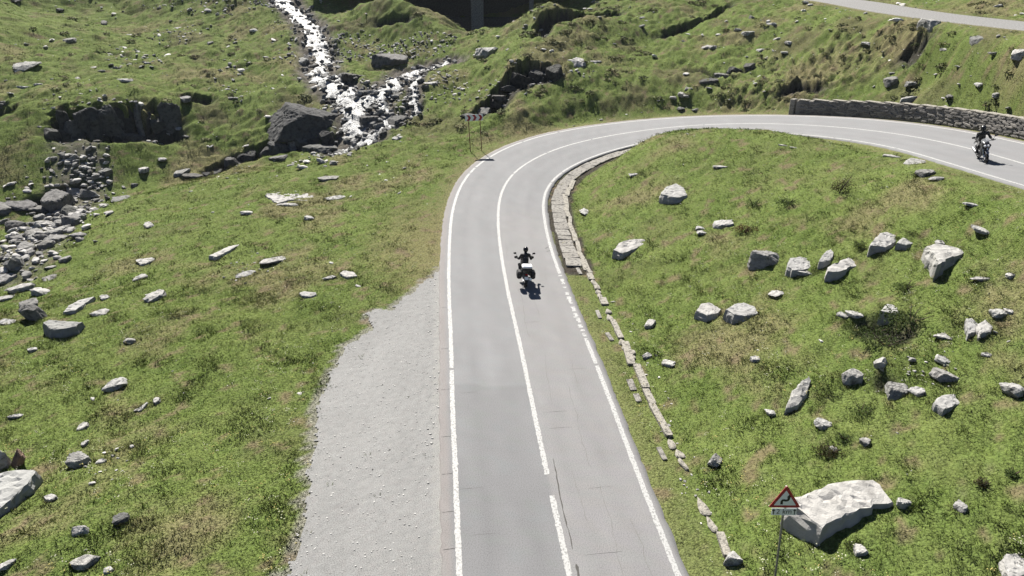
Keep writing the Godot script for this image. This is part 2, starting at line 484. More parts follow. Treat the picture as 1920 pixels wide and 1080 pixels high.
func build_heights() -> void:
	# a thin-plate surface through the survey points and the road's verges
	var pts := []
	for r in roads:
		for i in range(0, r.p.size(), 7):
			for sd in [-1.0, 1.0]:
				pts.append(on_road(r, i, sd * (r.w[i] + 0.9)))
	for g in GROUND: pts.append(g)
	var n := pts.size()
	var N := n + 3
	var A := []
	for i in N:
		var row := PackedFloat64Array()
		row.resize(N + 1)
		A.append(row)
	for i in n:
		var row: PackedFloat64Array = A[i]
		for j in n:
			var dx: float = pts[i].x - pts[j].x
			var dz: float = pts[i].z - pts[j].z
			var r2 := dx * dx + dz * dz
			row[j] = 0.5 * r2 * log(r2 + 1e-9)
		row[i] += 2.0
		row[n] = 1.0
		row[n + 1] = pts[i].x
		row[n + 2] = pts[i].z
		row[N] = pts[i].y
		A[i] = row
	for k in 3:
		var row: PackedFloat64Array = A[n + k]
		for j in n: row[j] = [1.0, pts[j].x, pts[j].z][k]
		A[n + k] = row
	for i in N:
		var best := i
		for j in range(i + 1, N):
			if absf(A[j][i]) > absf(A[best][i]): best = j
		var pr: PackedFloat64Array = A[best]
		A[best] = A[i]
		var inv := 1.0 / pr[i]
		for k in range(i, N + 1): pr[k] *= inv
		A[i] = pr
		for j in range(i + 1, N):
			var rj: PackedFloat64Array = A[j]
			var f := rj[i]
			if f == 0.0: continue
			for k in range(i, N + 1): rj[k] -= f * pr[k]
			A[j] = rj
	var sol := PackedFloat64Array()
	sol.resize(N)
	for i in range(N - 1, -1, -1):
		var v: float = A[i][N]
		for k in range(i + 1, N): v -= A[i][k] * sol[k]
		sol[i] = v
	# coarse 1 m grid, then halved
	var cx := (NX + 1) / 2
	var cz := (NZ + 1) / 2
	var px := PackedFloat64Array()
	var pz := PackedFloat64Array()
	for q in pts:
		px.append(q.x)
		pz.append(q.z)
	var cg := PackedFloat32Array()
	cg.resize(cx * cz)
	for j in cz:
		var z := GZ0 + j
		for i in cx:
			var x := GX0 + i
			var h := sol[n] + sol[n + 1] * x + sol[n + 2] * z
			for k in n:
				var dx := x - px[k]
				var dz := z - pz[k]
				var r2 := dx * dx + dz * dz + 1e-9
				h += 0.5 * r2 * log(r2) * sol[k]
			cg[j * cx + i] = h
	hg.resize(NX * NZ)
	var half := PackedFloat32Array()
	half.resize(NX * cz)
	for j in cz:
		for i in NX:
			var a := i / 2
			if i % 2 == 0: half[j * NX + i] = cg[j * cx + a]
			else: half[j * NX + i] = (9.0 * (cg[j * cx + a] + cg[j * cx + a + 1]) - cg[j * cx + maxi(a - 1, 0)] - cg[j * cx + mini(a + 2, cx - 1)]) / 16.0
	for j in NZ:
		var a := j / 2
		for i in NX:
			if j % 2 == 0: hg[j * NX + i] = half[a * NX + i]
			else: hg[j * NX + i] = (9.0 * (half[a * NX + i] + half[(a + 1) * NX + i]) - half[maxi(a - 1, 0) * NX + i] - half[mini(a + 2, cz - 1) * NX + i]) / 16.0
	# the roads cut into it
	dist_g.resize(NX * NZ)
	dist_g.fill(50.0)
	side_g.resize(NX * NZ)
	side_g.fill(0.0)
	rock_g.resize(NX * NZ)
	rock_g.fill(0.0)
	for r in roads:
		var near := PackedFloat32Array()
		near.resize(NX * NZ)
		near.fill(1e9)
		var which := PackedInt32Array()
		which.resize(NX * NZ)
		for i in r.p.size():
			var c: Vector3 = r.p[i]
			for j in range(maxi(int((c.z - 11.0 - GZ0) * 2), 0), mini(int((c.z + 11.0 - GZ0) * 2), NZ - 1)):
				for k in range(maxi(int((c.x - 11.0 - GX0) * 2), 0), mini(int((c.x + 11.0 - GX0) * 2), NX - 1)):
					var dx := GX0 + k * 0.5 - c.x
					var dz := GZ0 + j * 0.5 - c.z
					var d := dx * dx + dz * dz
					if d < near[j * NX + k]:
						near[j * NX + k] = d
						which[j * NX + k] = i
		for q in NX * NZ:
			if near[q] > 1e8: continue
			var i := which[q]
			var d: float = sqrt(near[q]) - r.w[i]
			var k: Vector2 = r.r[i]
			var off: float = (GX0 + (q % NX) * 0.5 - r.p[i].x) * k.x + (GZ0 + (q / NX) * 0.5 - r.p[i].z) * k.y
			var ry: float = r.p[i].y - r.b[i] * off - 0.07
			hg[q] = lerpf(ry, hg[q], sm(0.9, 4.2, d))
			dist_g[q] = minf(dist_g[q], d)
			if r == roads[0]: side_g[q] = clampf(off, -1.0, 1.0)
	# the streams wear their beds
	for s in STREAMS:
		var path: Array = s[1]
		for i in path.size() - 1:
			var a: Vector2 = path[i]
			var b: Vector2 = path[i + 1]
			var R: float = s[0] * 2.3
			for j in range(int((minf(a.y, b.y) - R - GZ0) * 2), int((maxf(a.y, b.y) + R - GZ0) * 2) + 1):
				for k in range(int((minf(a.x, b.x) - R - GX0) * 2), int((maxf(a.x, b.x) + R - GX0) * 2) + 1):
					var d := Geometry2D.get_closest_point_to_segment(Vector2(GX0 + k * 0.5, GZ0 + j * 0.5), a, b).distance_to(Vector2(GX0 + k * 0.5, GZ0 + j * 0.5))
					rock_g[j * NX + k] = maxf(rock_g[j * NX + k], 1.0 - sm(s[0] * 0.8, R, d))
	for q in NX * NZ: hg[q] -= 0.4 * sm(0.35, 1.0, rock_g[q])
	# the dry boulder channel below the crag
	for i in DRY.size() - 1:
		var a: Vector2 = DRY[i]
		var b: Vector2 = DRY[i + 1]
		for j in range(int((minf(a.y, b.y) - 4.0 - GZ0) * 2), int((maxf(a.y, b.y) + 4.0 - GZ0) * 2) + 1):
			for k in range(int((minf(a.x, b.x) - 4.0 - GX0) * 2), int((maxf(a.x, b.x) + 4.0 - GX0) * 2) + 1):
				var p := Vector2(GX0 + k * 0.5, GZ0 + j * 0.5)
				rock_g[j * NX + k] = maxf(rock_g[j * NX + k], 0.66 * (1.0 - sm(1.0, 3.4, Geometry2D.get_closest_point_to_segment(p, a, b).distance_to(p))))
	for bk in BANKS:
		var box_ := Rect2(bk[2][0], Vector2.ZERO)
		for v in bk[2]: box_ = box_.expand(v)
		bank_box.append(box_.grow(bk[1] + 0.8))


func grid(g: PackedFloat32Array, x: float, z: float) -> float:
	var fx := clampf((x - GX0) * 2.0, 0.0, NX - 1.001)
	var fz := clampf((z - GZ0) * 2.0, 0.0, NZ - 1.001)
	var i := int(fx)
	var j := int(fz)
	fx -= i
	fz -= j
	var q := j * NX + i
	return lerpf(lerpf(g[q], g[q + 1], fx), lerpf(g[q + NX], g[q + NX + 1], fx), fz)


func bank_drop(x: float, z: float) -> float:
	var total := 0.0
	var p := Vector2(x, z)
	for n in BANKS.size():
		if not bank_box[n].has_point(p): continue
		var bk: Array = BANKS[n]
		var path: Array = bk[2]
		var wob := n_mid.get_noise_2d(x * 2.2, z * 2.2) * 0.9 + n_fine.get_noise_2d(x * 1.2, z * 1.2) * 0.3
		var best := 1e9
		var side := 0.0
		var along := 0.0
		var over := 0.0
		var run := 0.0
		var whole := 0.0
		for i in path.size() - 1: whole += path[i].distance_to(path[i + 1])
		for i in path.size() - 1:
			var a: Vector2 = path[i]
			var ab: Vector2 = path[i + 1] - a
			var L := ab.length()
			var t := (p - a).dot(ab) / (L * L)
			var tc := clampf(t, 0.0, 1.0)
			var d := p.distance_to(a + ab * tc)
			if d < best:
				best = d
				var nn := Vector2(-ab.y, ab.x) / L
				if nn.y < 0.0: nn = -nn
				side = (p - a).dot(nn)
				along = run + tc * L
				over = absf(t - tc) * L
			run += L
		if best > bk[1]: continue
		side += wob * minf(1.5, bk[0] * 0.6)
		var e := minf(1.0, minf(along / (0.18 * whole + 0.01) * 0.8 + 0.2, (whole - along) / (0.18 * whole + 0.01) * 0.8 + 0.2))
		total = maxf(total, bk[0] * (1.0 if bk[0] < 1.4 else lerpf(0.5, 1.05, sm(-0.3, 0.25, n_mid.get_noise_2d(x * 0.9 + 5.0, z * 0.4)))) * sm(0.0, 0.4, side) * (1.0 - sm(bk[1] * 0.35, bk[1], best)) * e * (1.0 - sm(0.0, 1.2, over)))
	return total


func in_layby(x: float, z: float) -> bool:
	if x < -8.2 or x > 0.2 or z < -35.5: return false
	var k := n_fine.get_noise_2d(x * 2.0, z * 2.0) * 0.2 + n_mid.get_noise_2d(x * 1.5, z * 1.5) * 0.22
	return Geometry2D.is_point_in_polygon(Vector2(x + k, z + k * 0.5), PackedVector2Array(LAYBY))


func hill(x: float, z: float) -> float:
	return maxf(sm(-55.0, -66.0, z), sm(27.0, 33.0, x))


func heath(x: float, z: float) -> float:   # the rough bank above the stone wall
	if x < 13.0 or z > -43.0: return 0.0
	var up := Vector2(x - 24.0, z + 47.0).length()
	return sm(13.0, 18.0, x) * sm(12.0, 14.5, up) * (1.0 - sm(19.5, 23.0, up + n_mid.get_noise_2d(x * 0.5, z * 0.5) * 6.0))


func gh(x: float, z: float) -> float:
	var d := grid(dist_g, x, z)
	var h := grid(hg, x, z)
	var k := sm(0.6, 3.5, d)
	if x > -9.5 and x < 0.0 and z > -37.0:
		k *= sm(-7.0, -9.5, x - clampf((z + 28.0) * -0.55, 0.0, 4.0)) * 0.9 + 0.1
	var hf := hill(x, z)
	var big := n_big.get_noise_2d(x, z)
	var mid := n_mid.get_noise_2d(x, z)
	var fine := n_fine.get_noise_2d(x, z)
	h += k * (big * lerpf(0.22, 0.7, hf) + (absf(mid) - 0.2) * lerpf(0.16, 0.5, hf) + fine * lerpf(0.07, 0.16, hf))
	var ht := heath(x, z)
	if ht > 0.0: h += k * ht * (absf(n_mid.get_noise_2d(x * 1.7, z * 1.9)) * 0.75 + n_fine.get_noise_2d(x * 1.4, z * 1.4) * 0.22)
	return h - bank_drop(x, z)


func seen(p: Vector3, margin: float) -> bool:   # is it anywhere near what the picture shows?
	var q := cam.global_transform.affine_inverse() * p
	if q.z > -2.0: return false
	var t := tan(deg_to_rad(cam.fov * 0.5))
	return absf(q.y) < -q.z * t * margin + 1.0 and absf(q.x) < -q.z * t * 1.778 * margin + 1.0


var cam := Camera3D.new()


# ---------- the ground ----------
var last_drop := 0.0


func ground_colour(x: float, z: float, drop: float) -> Color:
	var hf := hill(x, z)
	var t := n_tone.get_noise_2d(x, z) * 0.5 + 0.5
	var p := n_patch.get_noise_2d(x, z)
	var f := n_fine.get_noise_2d(x * 2.5, z * 2.5)
	p = p * 1.25 + n_mid.get_noise_2d(x * 0.7 + 70.0, z * 0.5) * 0.35
	var c := Color(0.095, 0.134, 0.035).lerp(Color(0.134, 0.166, 0.052), clampf(t * 1.3 - 0.15 + f * 0.3, 0.0, 1.0))
	c = c.lerp(Color(0.179, 0.157, 0.085), clampf((p - 0.12) * 2.0 + f * 0.35, 0.0, 0.75))
	c = c.lerp(Color(0.107, 0.085, 0.055), clampf((-p - 0.3) * 2.2 + f * 0.3, 0.0, 0.6) * (0.4 + 0.6 * hf))
	var d := grid(dist_g, x, z)
	var ht := heath(x, z)
	if ht > 0.0: c = c.lerp(Color(0.115, 0.1, 0.05).lerp(Color(0.17, 0.15, 0.085), clampf(0.5 + f, 0.0, 1.0)), ht * clampf(0.42 + f + p, 0.0, 0.65))
	if d < 5.0:   # dry verge
		c = c.lerp(Color(0.166, 0.152, 0.081), clampf(1.0 - (d - 0.4) / (1.6 + f * 1.4), 0.0, 0.8) * (0.45 if grid(side_g, x, z) > 0.3 else 0.9))
	if x < 0.0 and z > -46.0 and x > -12.0:
		var w := Vector2(x + 4.6, (z + 37.5) * 0.6).length()
		c = c.lerp(Color(0.170, 0.157, 0.076), clampf(1.3 - w / 3.6 + f * 0.5, 0.0, 0.8))
		if z > -36.0 and in_layby(x + 0.25 + f * 0.3, z + 0.1): c = c.lerp(Color(0.23, 0.22, 0.19), 0.8)
	if d < 1.95 and d > 0.3 and z < -34.0 and x < 11.0 and grid(side_g, x, z) > 0.3: c = Color(0.05, 0.045, 0.036) * (1.0 + f * 0.4)  # dark soil colour that also paints in the shadow gap at the road edge
	var spot := n_mid.get_noise_2d(x * 1.9 + 11.0, z * 1.9)
	if spot > 0.34: c = c.lerp(Color(0.155, 0.12, 0.078), clampf((spot - 0.34) * 6.0 + f * 0.3, 0.0, 0.75))
	var r := grid(rock_g, x, z)
	c = c.lerp(Color(0.11, 0.1, 0.085) * (1.0 + f), clampf(r * 1.5 - 0.25 + f * 0.5, 0.0, 1.0))
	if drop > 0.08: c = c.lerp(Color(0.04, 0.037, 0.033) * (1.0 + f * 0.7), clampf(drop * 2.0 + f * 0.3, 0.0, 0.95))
	return c


func axis_steps(stops: Array) -> PackedFloat32Array:   # [from, to, step] runs
	var o := PackedFloat32Array()
	for s in stops:
		var n := int(round(absf(s[1] - s[0]) / s[2]))
		for i in n: o.append(lerpf(s[0], s[1], float(i) / n))
	o.append(stops[stops.size() - 1][1])
	return o


func build_ground() -> void:
	var xs := axis_steps([[-420.0, -89.0, 30.0], [-89.0, -50.0, 0.9], [-50.0, -34.0, 0.34], [-34.0, 27.0, 0.21], [27.0, 48.0, 0.34], [48.0, 84.0, 0.9], [84.0, 420.0, 30.0]])
	var zs := axis_steps([[-440.0, -128.0, 30.0], [-128.0, -105.0, 0.8], [-105.0, -64.0, 0.32], [-64.0, -6.0, 0.21], [-6.0, 60.0, 6.0]])
	var nx := xs.size()
	var nz := zs.size()
	var v := PackedVector3Array()
	var n := PackedVector3Array()
	var c := PackedColorArray()
	v.resize(nx * nz)
	n.resize(nx * nz)
	c.resize(nx * nz)
	for j in nz:
		for i in nx:
			var x := xs[i]
			var z := zs[j]
			var q := j * nx + i
			var far := maxf(maxf(absf(x + 2.0) - 80.0, 0.0), maxf(-z - 124.0, z + 6.0))
			var y := gh(x, z)
			if far > 0.0:
				y += far * (0.3 if z < -60.0 else -0.12) + n_big.get_noise_2d(x * 0.15, z * 0.15) * minf(far * 0.2, 14.0)
			v[q] = Vector3(x, y, z)
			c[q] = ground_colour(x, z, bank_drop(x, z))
	for j in nz:
		for i in nx:
			var a := v[j * nx + mini(i + 1, nx - 1)] - v[j * nx + maxi(i - 1, 0)]
			var b := v[mini(j + 1, nz - 1) * nx + i] - v[maxi(j - 1, 0) * nx + i]
			n[j * nx + i] = b.cross(a).normalized()
	var idx := PackedInt32Array()
	idx.resize((nx - 1) * (nz - 1) * 6)
	var k := 0
	for j in nz - 1:
		for i in nx - 1:
			var q := j * nx + i
			idx[k] = q
			idx[k + 1] = q + 1
			idx[k + 2] = q + nx
			idx[k + 3] = q + 1
			idx[k + 4] = q + nx + 1
			idx[k + 5] = q + nx
			k += 6
	var arr := []
	arr.resize(Mesh.ARRAY_MAX)
	arr[Mesh.ARRAY_VERTEX] = v
	arr[Mesh.ARRAY_NORMAL] = n
	arr[Mesh.ARRAY_COLOR] = c
	arr[Mesh.ARRAY_INDEX] = idx
	var m := ArrayMesh.new()
	m.add_surface_from_arrays(Mesh.PRIMITIVE_TRIANGLES, arr)
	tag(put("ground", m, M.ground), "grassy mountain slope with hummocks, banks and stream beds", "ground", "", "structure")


func copies(called: String, mesh: Mesh, m: Material, xf: Array, cols: Array, label: String, category: String) -> void:
	if xf.is_empty(): return
	var mm := MultiMesh.new()
	mm.transform_format = MultiMesh.TRANSFORM_3D
	mm.use_colors = true
	mm.mesh = mesh
	mm.instance_count = xf.size()
	var buf := PackedFloat32Array()
	buf.resize(xf.size() * 16)
	var k := 0
	for i in xf.size():
		var t: Transform3D = xf[i]
		var c: Color = cols[i]
		var b := t.basis
		buf[k] = b.x.x; buf[k + 1] = b.y.x; buf[k + 2] = b.z.x; buf[k + 3] = t.origin.x
		buf[k + 4] = b.x.y; buf[k + 5] = b.y.y; buf[k + 6] = b.z.y; buf[k + 7] = t.origin.y
		buf[k + 8] = b.x.z; buf[k + 9] = b.y.z; buf[k + 10] = b.z.z; buf[k + 11] = t.origin.z
		buf[k + 12] = c.r; buf[k + 13] = c.g; buf[k + 14] = c.b; buf[k + 15] = 1.0
		k += 16
	mm.buffer = buf
	var o := MultiMeshInstance3D.new()
	o.multimesh = mm
	o.material_override = m
	o.name = numbered(called)
	add_child(o)
	tag(o, label, category, "", "stuff")


func tuft(seed_: int, blades: int, spread: float, tall: float, wide: float) -> ArrayMesh:
	rng.seed = seed_
	var v := PackedVector3Array()
	var n := PackedVector3Array()
	var c := PackedColorArray()
	var idx := PackedInt32Array()
	for i in blades:
		var a := rng.randf() * TAU
		var r := sqrt(rng.randf()) * spread
		var root := Vector3(cos(a) * r, -0.02, sin(a) * r)
		var lean := Vector3(cos(a + rng.randfn() * 0.8), 0, sin(a + rng.randfn() * 0.8)) * rng.randf_range(0.4, 1.5) * tall
		var h := tall * rng.randf_range(0.4, 0.95)
		var side := Vector3(-lean.z, 0, lean.x).normalized().rotated(Vector3.UP, rng.randfn() * 0.5) * wide * 0.5
		var mid := root + lean * 0.35 + Vector3(0, h * 0.65, 0)
		var tip := root + lean + Vector3(0, h, 0)
		var q := v.size()
		v.append_array(PackedVector3Array([root - side, root + side, mid - side * 0.8, mid + side * 0.8, tip]))
		var nn := (Vector3(0, 1.0, 0) + lean.normalized() * 0.45).normalized()
		var tone := rng.randf_range(0.75, 1.2)
		for k in 5:
			n.append(nn)
			c.append(Color(tone, tone, tone))
		idx.append_array(PackedInt32Array([q, q + 1, q + 2, q + 1, q + 3, q + 2, q + 2, q + 3, q + 4]))
	var arr := []
	arr.resize(Mesh.ARRAY_MAX)
	arr[Mesh.ARRAY_VERTEX] = v
	arr[Mesh.ARRAY_NORMAL] = n
	arr[Mesh.ARRAY_COLOR] = c
	arr[Mesh.ARRAY_INDEX] = idx
	var m := ArrayMesh.new()
	m.add_surface_from_arrays(Mesh.PRIMITIVE_TRIANGLES, arr)
	return m


func build_grass() -> void:
	var kinds := [tuft(11, 10, 0.17, 0.065, 0.02), tuft(12, 10, 0.22, 0.045, 0.024), tuft(13, 8, 0.13, 0.14, 0.016)]
	var xf := [[], [], []]
	var cols := [[], [], []]
	var zones := [[-8.0, -34.0, 0.13, 1.0], [-34.0, -62.0, 0.24, 1.5], [-62.0, -108.0, 0.42, 2.2]]
	rng.seed = 77
	for zn in zones:
		var z: float = zn[0]
		var st: float = zn[2]
		while z > zn[1]:
			var reach := -z * 0.86 + 6.0
			var x := -reach
			while x < reach:
				var px := x + rng.randf_range(-0.5, 0.5) * st
				var pz := z + rng.randf_range(-0.5, 0.5) * st
				x += st
				var d := grid(dist_g, px, pz)
				if d < 0.42 + rng.randf() * 0.25: continue
				var sd := grid(side_g, px, pz)
				if sd < 0.0 and d < 0.75: continue
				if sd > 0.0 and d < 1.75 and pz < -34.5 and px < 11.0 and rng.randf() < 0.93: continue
				if sd > 0.0 and d < 1.9 and d > 1.25 and pz > -34.5 and pz < -14.0 and px < 8.0 and rng.randf() < 0.25: continue
				if grid(rock_g, px, pz) > 0.5 + n_fine.get_noise_2d(px, pz) * 0.5: continue
				if in_layby(px - rng.randf() * rng.randf() * 0.5, pz + rng.randfn() * 0.15) and rng.randf() > 0.012: continue
				var p := Vector3(px, 0.0, pz)
				p.y = gh(px, pz)
				if not seen(p, 1.12): continue
				var drop := bank_drop(px, pz)
				if n_mid.get_noise_2d(px * 1.9 + 11.0, pz * 1.9) > 0.37 and rng.randf() < 0.6: continue
				if heath(px, pz) > 0.3 and rng.randf() < 0.45: continue
				if drop > 0.25 and rng.randf() < 0.75: continue
				var t := n_tone.get_noise_2d(px, pz) * 0.5 + 0.5
				var q := n_patch.get_noise_2d(px, pz) * 1.25 + n_mid.get_noise_2d(px * 0.7 + 70.0, pz * 0.5) * 0.35
				var lush := n_mid.get_noise_2d(px * 1.3 - 50.0, pz * 1.3)
				var u := rng.randf()
				var c := Color(0.116, 0.189, 0.038).lerp(Color(0.205, 0.263, 0.076), clampf(t * 1.7 - 0.4 + (u - 0.5) * 0.6, 0.0, 1.0))
				var dry := clampf((q - 0.02) * 1.7, 0.0, 0.75) + (0.35 if d < 1.8 else 0.0)
				if px < 0.0 and px > -9.0: dry += clampf(1.0 - Vector2(px + 4.6, (pz + 37.5) * 0.6).length() / 4.0, 0.0, 0.75)
				if rng.randf() < 0.05 + dry: c = c.lerp(Color(0.298, 0.259, 0.139), rng.randf_range(0.25, 0.65))
				elif rng.randf() < 0.05: c = c.lerp(Color(0.085, 0.13, 0.035), 0.7)
				c = c * rng.randf_range(0.87, 1.13) * (1.0 - clampf((lush - 0.13) * 1.5, 0.0, 0.34)) * (1.06 + 0.55 * n_patch.get_noise_2d(px * 1.6 + pz * 0.8 + 200.0, pz * 1.6 - px * 0.8)) * lerpf(1.0, 1.12, hill(px, pz))
				var k := 2 if rng.randf() < (0.45 if lush > 0.2 else 0.1) else rng.randi() % 2
				var s: float = zn[3] * rng.randf_range(0.6, 1.25) * (0.6 if d < 2.0 else 1.0) * (0.9 + q * 0.3 + maxf(lush, 0.0) * 0.9)
				xf[k].append(Transform3D(Basis(Vector3.UP, rng.randf() * TAU).scaled(Vector3(s, minf(s, 1.15) * rng.randf_range(0.7, 1.2), s)), p))
				cols[k].append(c)
			z -= st
	for fp in footprints:
		var n := int((fp[2] + fp[3]) * 26.0) + 5
		for i in n:
			var a := rng.randf() * TAU
			var px: float = fp[0] + cos(a) * fp[2] * rng.randf_range(0.9, 1.2)
			var pz: float = fp[1] + sin(a) * fp[3] * rng.randf_range(0.9, 1.25)
			var c := Color(0.075, 0.11, 0.03).lerp(Color(0.2, 0.185, 0.085), rng.randf())
			var s := rng.randf_range(0.6, 1.2)
			var k := 2 if rng.randf() < 0.6 else 0
			xf[k].append(Transform3D(Basis(Vector3.UP, rng.randf() * TAU).scaled(Vector3(s, s, s)), Vector3(px, gh(px, pz), pz)))
			cols[k].append(c)
	var names := ["grass", "short_grass", "tall_grass"]
	var says := ["green and straw-coloured mountain grass covering the slopes", "short green turf covering the slopes", "taller grass tufts standing among the turf"]
	for k in 3: copies(names[k], kinds[k], M.grass, xf[k], cols[k], says[k], "grass")
	# small pale flowers and seed heads
	var st := begin()
	for e in [[Vector3(0, 0.12, 0), 0.02], [Vector3(0.06, 0.15, 0.03), 0.016], [Vector3(-0.05, 0.1, 0.05), 0.018]]:
		var p: Vector3 = e[0]
		var r: float = e[1]
		for k in 4:
			var a := Vector3(cos(TAU * k / 4), 0, sin(TAU * k / 4)) * r
			var b := Vector3(cos(TAU * (k + 1) / 4), 0, sin(TAU * (k + 1) / 4)) * r
			st.set_color(Color.WHITE)
			tri(st, p + a, p + b, p + Vector3(0, -r * 1.6, 0))
			tri(st, p + b, p + a, p + Vector3(0, r * 0.5, 0))
	var fx := []
	var fc := []
	rng.seed = 5
	for i in 9000:
		var z := -9.0 - pow(rng.randf(), 1.3) * 45.0
		var x := rng.randf_range(-1.0, 1.0) * (-z * 0.86 + 4.0)
		if n_patch.get_noise_2d(x * 1.7 + 40.0, z * 1.7) < 0.02: continue
		if grid(dist_g, x, z) < 0.8 or in_layby(x, z): continue
		var p := Vector3(x, gh(x, z), z)
		if not seen(p, 1.1): continue
		fx.append(Transform3D(Basis(Vector3.UP, rng.randf() * TAU).scaled(Vector3.ONE * rng.randf_range(0.7, 1.3)), p))
		fc.append(Color(0.42, 0.42, 0.3) if rng.randf() < 0.6 else Color(0.38, 0.33, 0.12))
	copies("meadow_flowers", done(st), M.leaf, fx, fc, "tiny white and yellow flower heads dotted through the grass", "flowers")


# ---------- rocks ----------
var spheres := {}


func sphere(lvl: int) -> Array:
	if spheres.has(lvl): return spheres[lvl]
	var g := (1.0 + sqrt(5.0)) / 2.0
	var v := []
	for p in [[-1, g, 0], [1, g, 0], [-1, -g, 0], [1, -g, 0], [0, -1, g], [0, 1, g], [0, -1, -g], [0, 1, -g], [g, 0, -1], [g, 0, 1], [-g, 0, -1], [-g, 0, 1]]:
		v.append(Vector3(p[0], p[1], p[2]).normalized())
	var f := []
	var order := "0b5 051 017 07a 0ab 159 5b4 ba2 a76 718 394 342 326 368 389 495 24b 62a 867 981"
	for w in order.split(" "): f.append([w[0].hex_to_int(), w[1].hex_to_int(), w[2].hex_to_int()])
	for k in lvl:
		var mids := {}
		var nf := []
		for t in f:
			var m := []
			for e in 3:
				var a: int = mini(t[e], t[(e + 1) % 3])
				var b: int = maxi(t[e], t[(e + 1) % 3])
				var key := a * 100000 + b
				if not mids.has(key):
					mids[key] = v.size()
					v.append((v[a] + v[b]).normalized())
				m.append(mids[key])
			nf.append([t[0], m[0], m[2]])
			nf.append([t[1], m[1], m[0]])
			nf.append([t[2], m[2], m[1]])
			nf.append(m)
		f = nf
	spheres[lvl] = [v, f]
	return spheres[lvl]


func rock_mesh(w: float, h: float, d: float, seed_: int, lvl: int, col: Color, buried := 0.35) -> ArrayMesh:
	rng.seed = seed_ * 7919 + 13
	var s := sphere(lvl)
	var dirs: Array = s[0]
	var planes := []
	var flat := h < 0.5 * w
	for k in (0 if seed_ == 8 else 12):
		var n := Vector3(rng.randfn(), rng.randfn() * 0.8, rng.randfn()).normalized()
		planes.append([n, rng.randf_range(0.62, 1.0)])
	planes.append([Vector3(rng.randfn() * 0.14, 1, rng.randfn() * 0.14 + 0.1).normalized(), 0.7 if seed_ == 8 else 0.36 if flat else rng.randf_range(0.42, 0.66)])
	planes.append([Vector3(rng.randfn() * 0.2, -1, rng.randfn() * 0.2).normalized(), 0.6])
	planes.append([Vector3(rng.randfn() * 0.5, rng.randf_range(-0.1, 0.7), 1).normalized(), rng.randf_range(0.6, 0.8)])
	if seed_ == 8:   # the whale-backed boulder beside the falls
		planes = [[Vector3(0.28, 1, 0.12).normalized(), 0.5], [Vector3(0.1, 0.42, 1).normalized(), 0.62], [Vector3(-0.8, 0.6, 0.25).normalized(), 0.7], [Vector3(0.85, 0.45, 0.5).normalized(), 0.8], [Vector3(-0.25, 0.85, 0.55).normalized(), 0.57], [Vector3(0, -1, 0), 0.55], [Vector3(0.2, 0.2, -1).normalized(), 0.8]]
	var nz := noise(seed_, 1.1, 4)
	var pos := PackedVector3Array()
	pos.resize(dirs.size())
	var lo := Vector3.ONE * 9.0
	var hi := -lo
	for i in dirs.size():
		var u: Vector3 = dirs[i]
		var r := 1.5
		for p in planes:
			var c: float = u.dot(p[0])
			if c > 0.05: r = minf(r, p[1] / c)
		var q := u * 2.0
		r *= 1.0 + 0.08 * nz.get_noise_3dv(q) + 0.045 * nz.get_noise_3dv(q * 4.0)
		if lvl >= 3: r *= 1.0 + 0.03 * absf(nz.get_noise_3dv(Vector3(q.x, q.y * 6.0, q.z) * 3.0))
		pos[i] = u * r
		lo = lo.min(pos[i])
		hi = hi.max(pos[i])
	var size := hi - lo
	var dims := Vector3(w, h * (1.0 + buried), d)
	for i in pos.size():
		pos[i] = ((pos[i] - lo) / size - Vector3(0.5, 0.0, 0.5)) * dims - Vector3(0, h * buried, 0)
	var st := begin()
	st.set_color(col)
	for t in s[1]:
		tri(st, pos[t[0]], pos[t[1]], pos[t[2]])
	return done(st)


func stone_colour(tone: float, seed_: int) -> Color:
	var k := (seed_ * 37 % 100) / 100.0
	return Color(0.369, 0.358, 0.338).lerp(Color(0.306, 0.303, 0.295), k) * tone


func rk(called: String, x: float, z: float, w: float, h: float, d: float, yaw: float, tilt: float, tone: float, lvl: int, seed_: int, label: String, group := "") -> void:
	var col := stone_colour(tone, seed_)
	if called == "stone_slab" and seed_ == 165 or label.begins_with("brown-faced"): col = Color(0.2, 0.13, 0.1)
	if group == "" and label.length() == 0: return
	var o := put(called, rock_mesh(w, h, d, seed_, lvl, col), M.rock_big if w > 1.6 else M.rock)
	var y := gh(x, z)
	if w > 1.0:
		for e in [Vector2(-0.35, 0), Vector2(0.35, 0), Vector2(0, 0.35), Vector2(0, -0.35)]: y = minf(y, gh(x + e.x * w, z + e.y * d) + 0.12 * h)
	o.position = Vector3(x, y - h * (0.22 if z > -52.0 else 0.3), z)
	o.rotation_degrees = Vector3(tilt * 0.4, yaw, tilt)
	if label.begins_with("great dark"): o.position += Vector3(-0.2, 0.2, 1.4)
	if z > -52.0 and group == "": footprints.append([x, z, w * 0.46, d * 0.46])
	tag(o, label, "slab" if called == "stone_slab" else called, group)


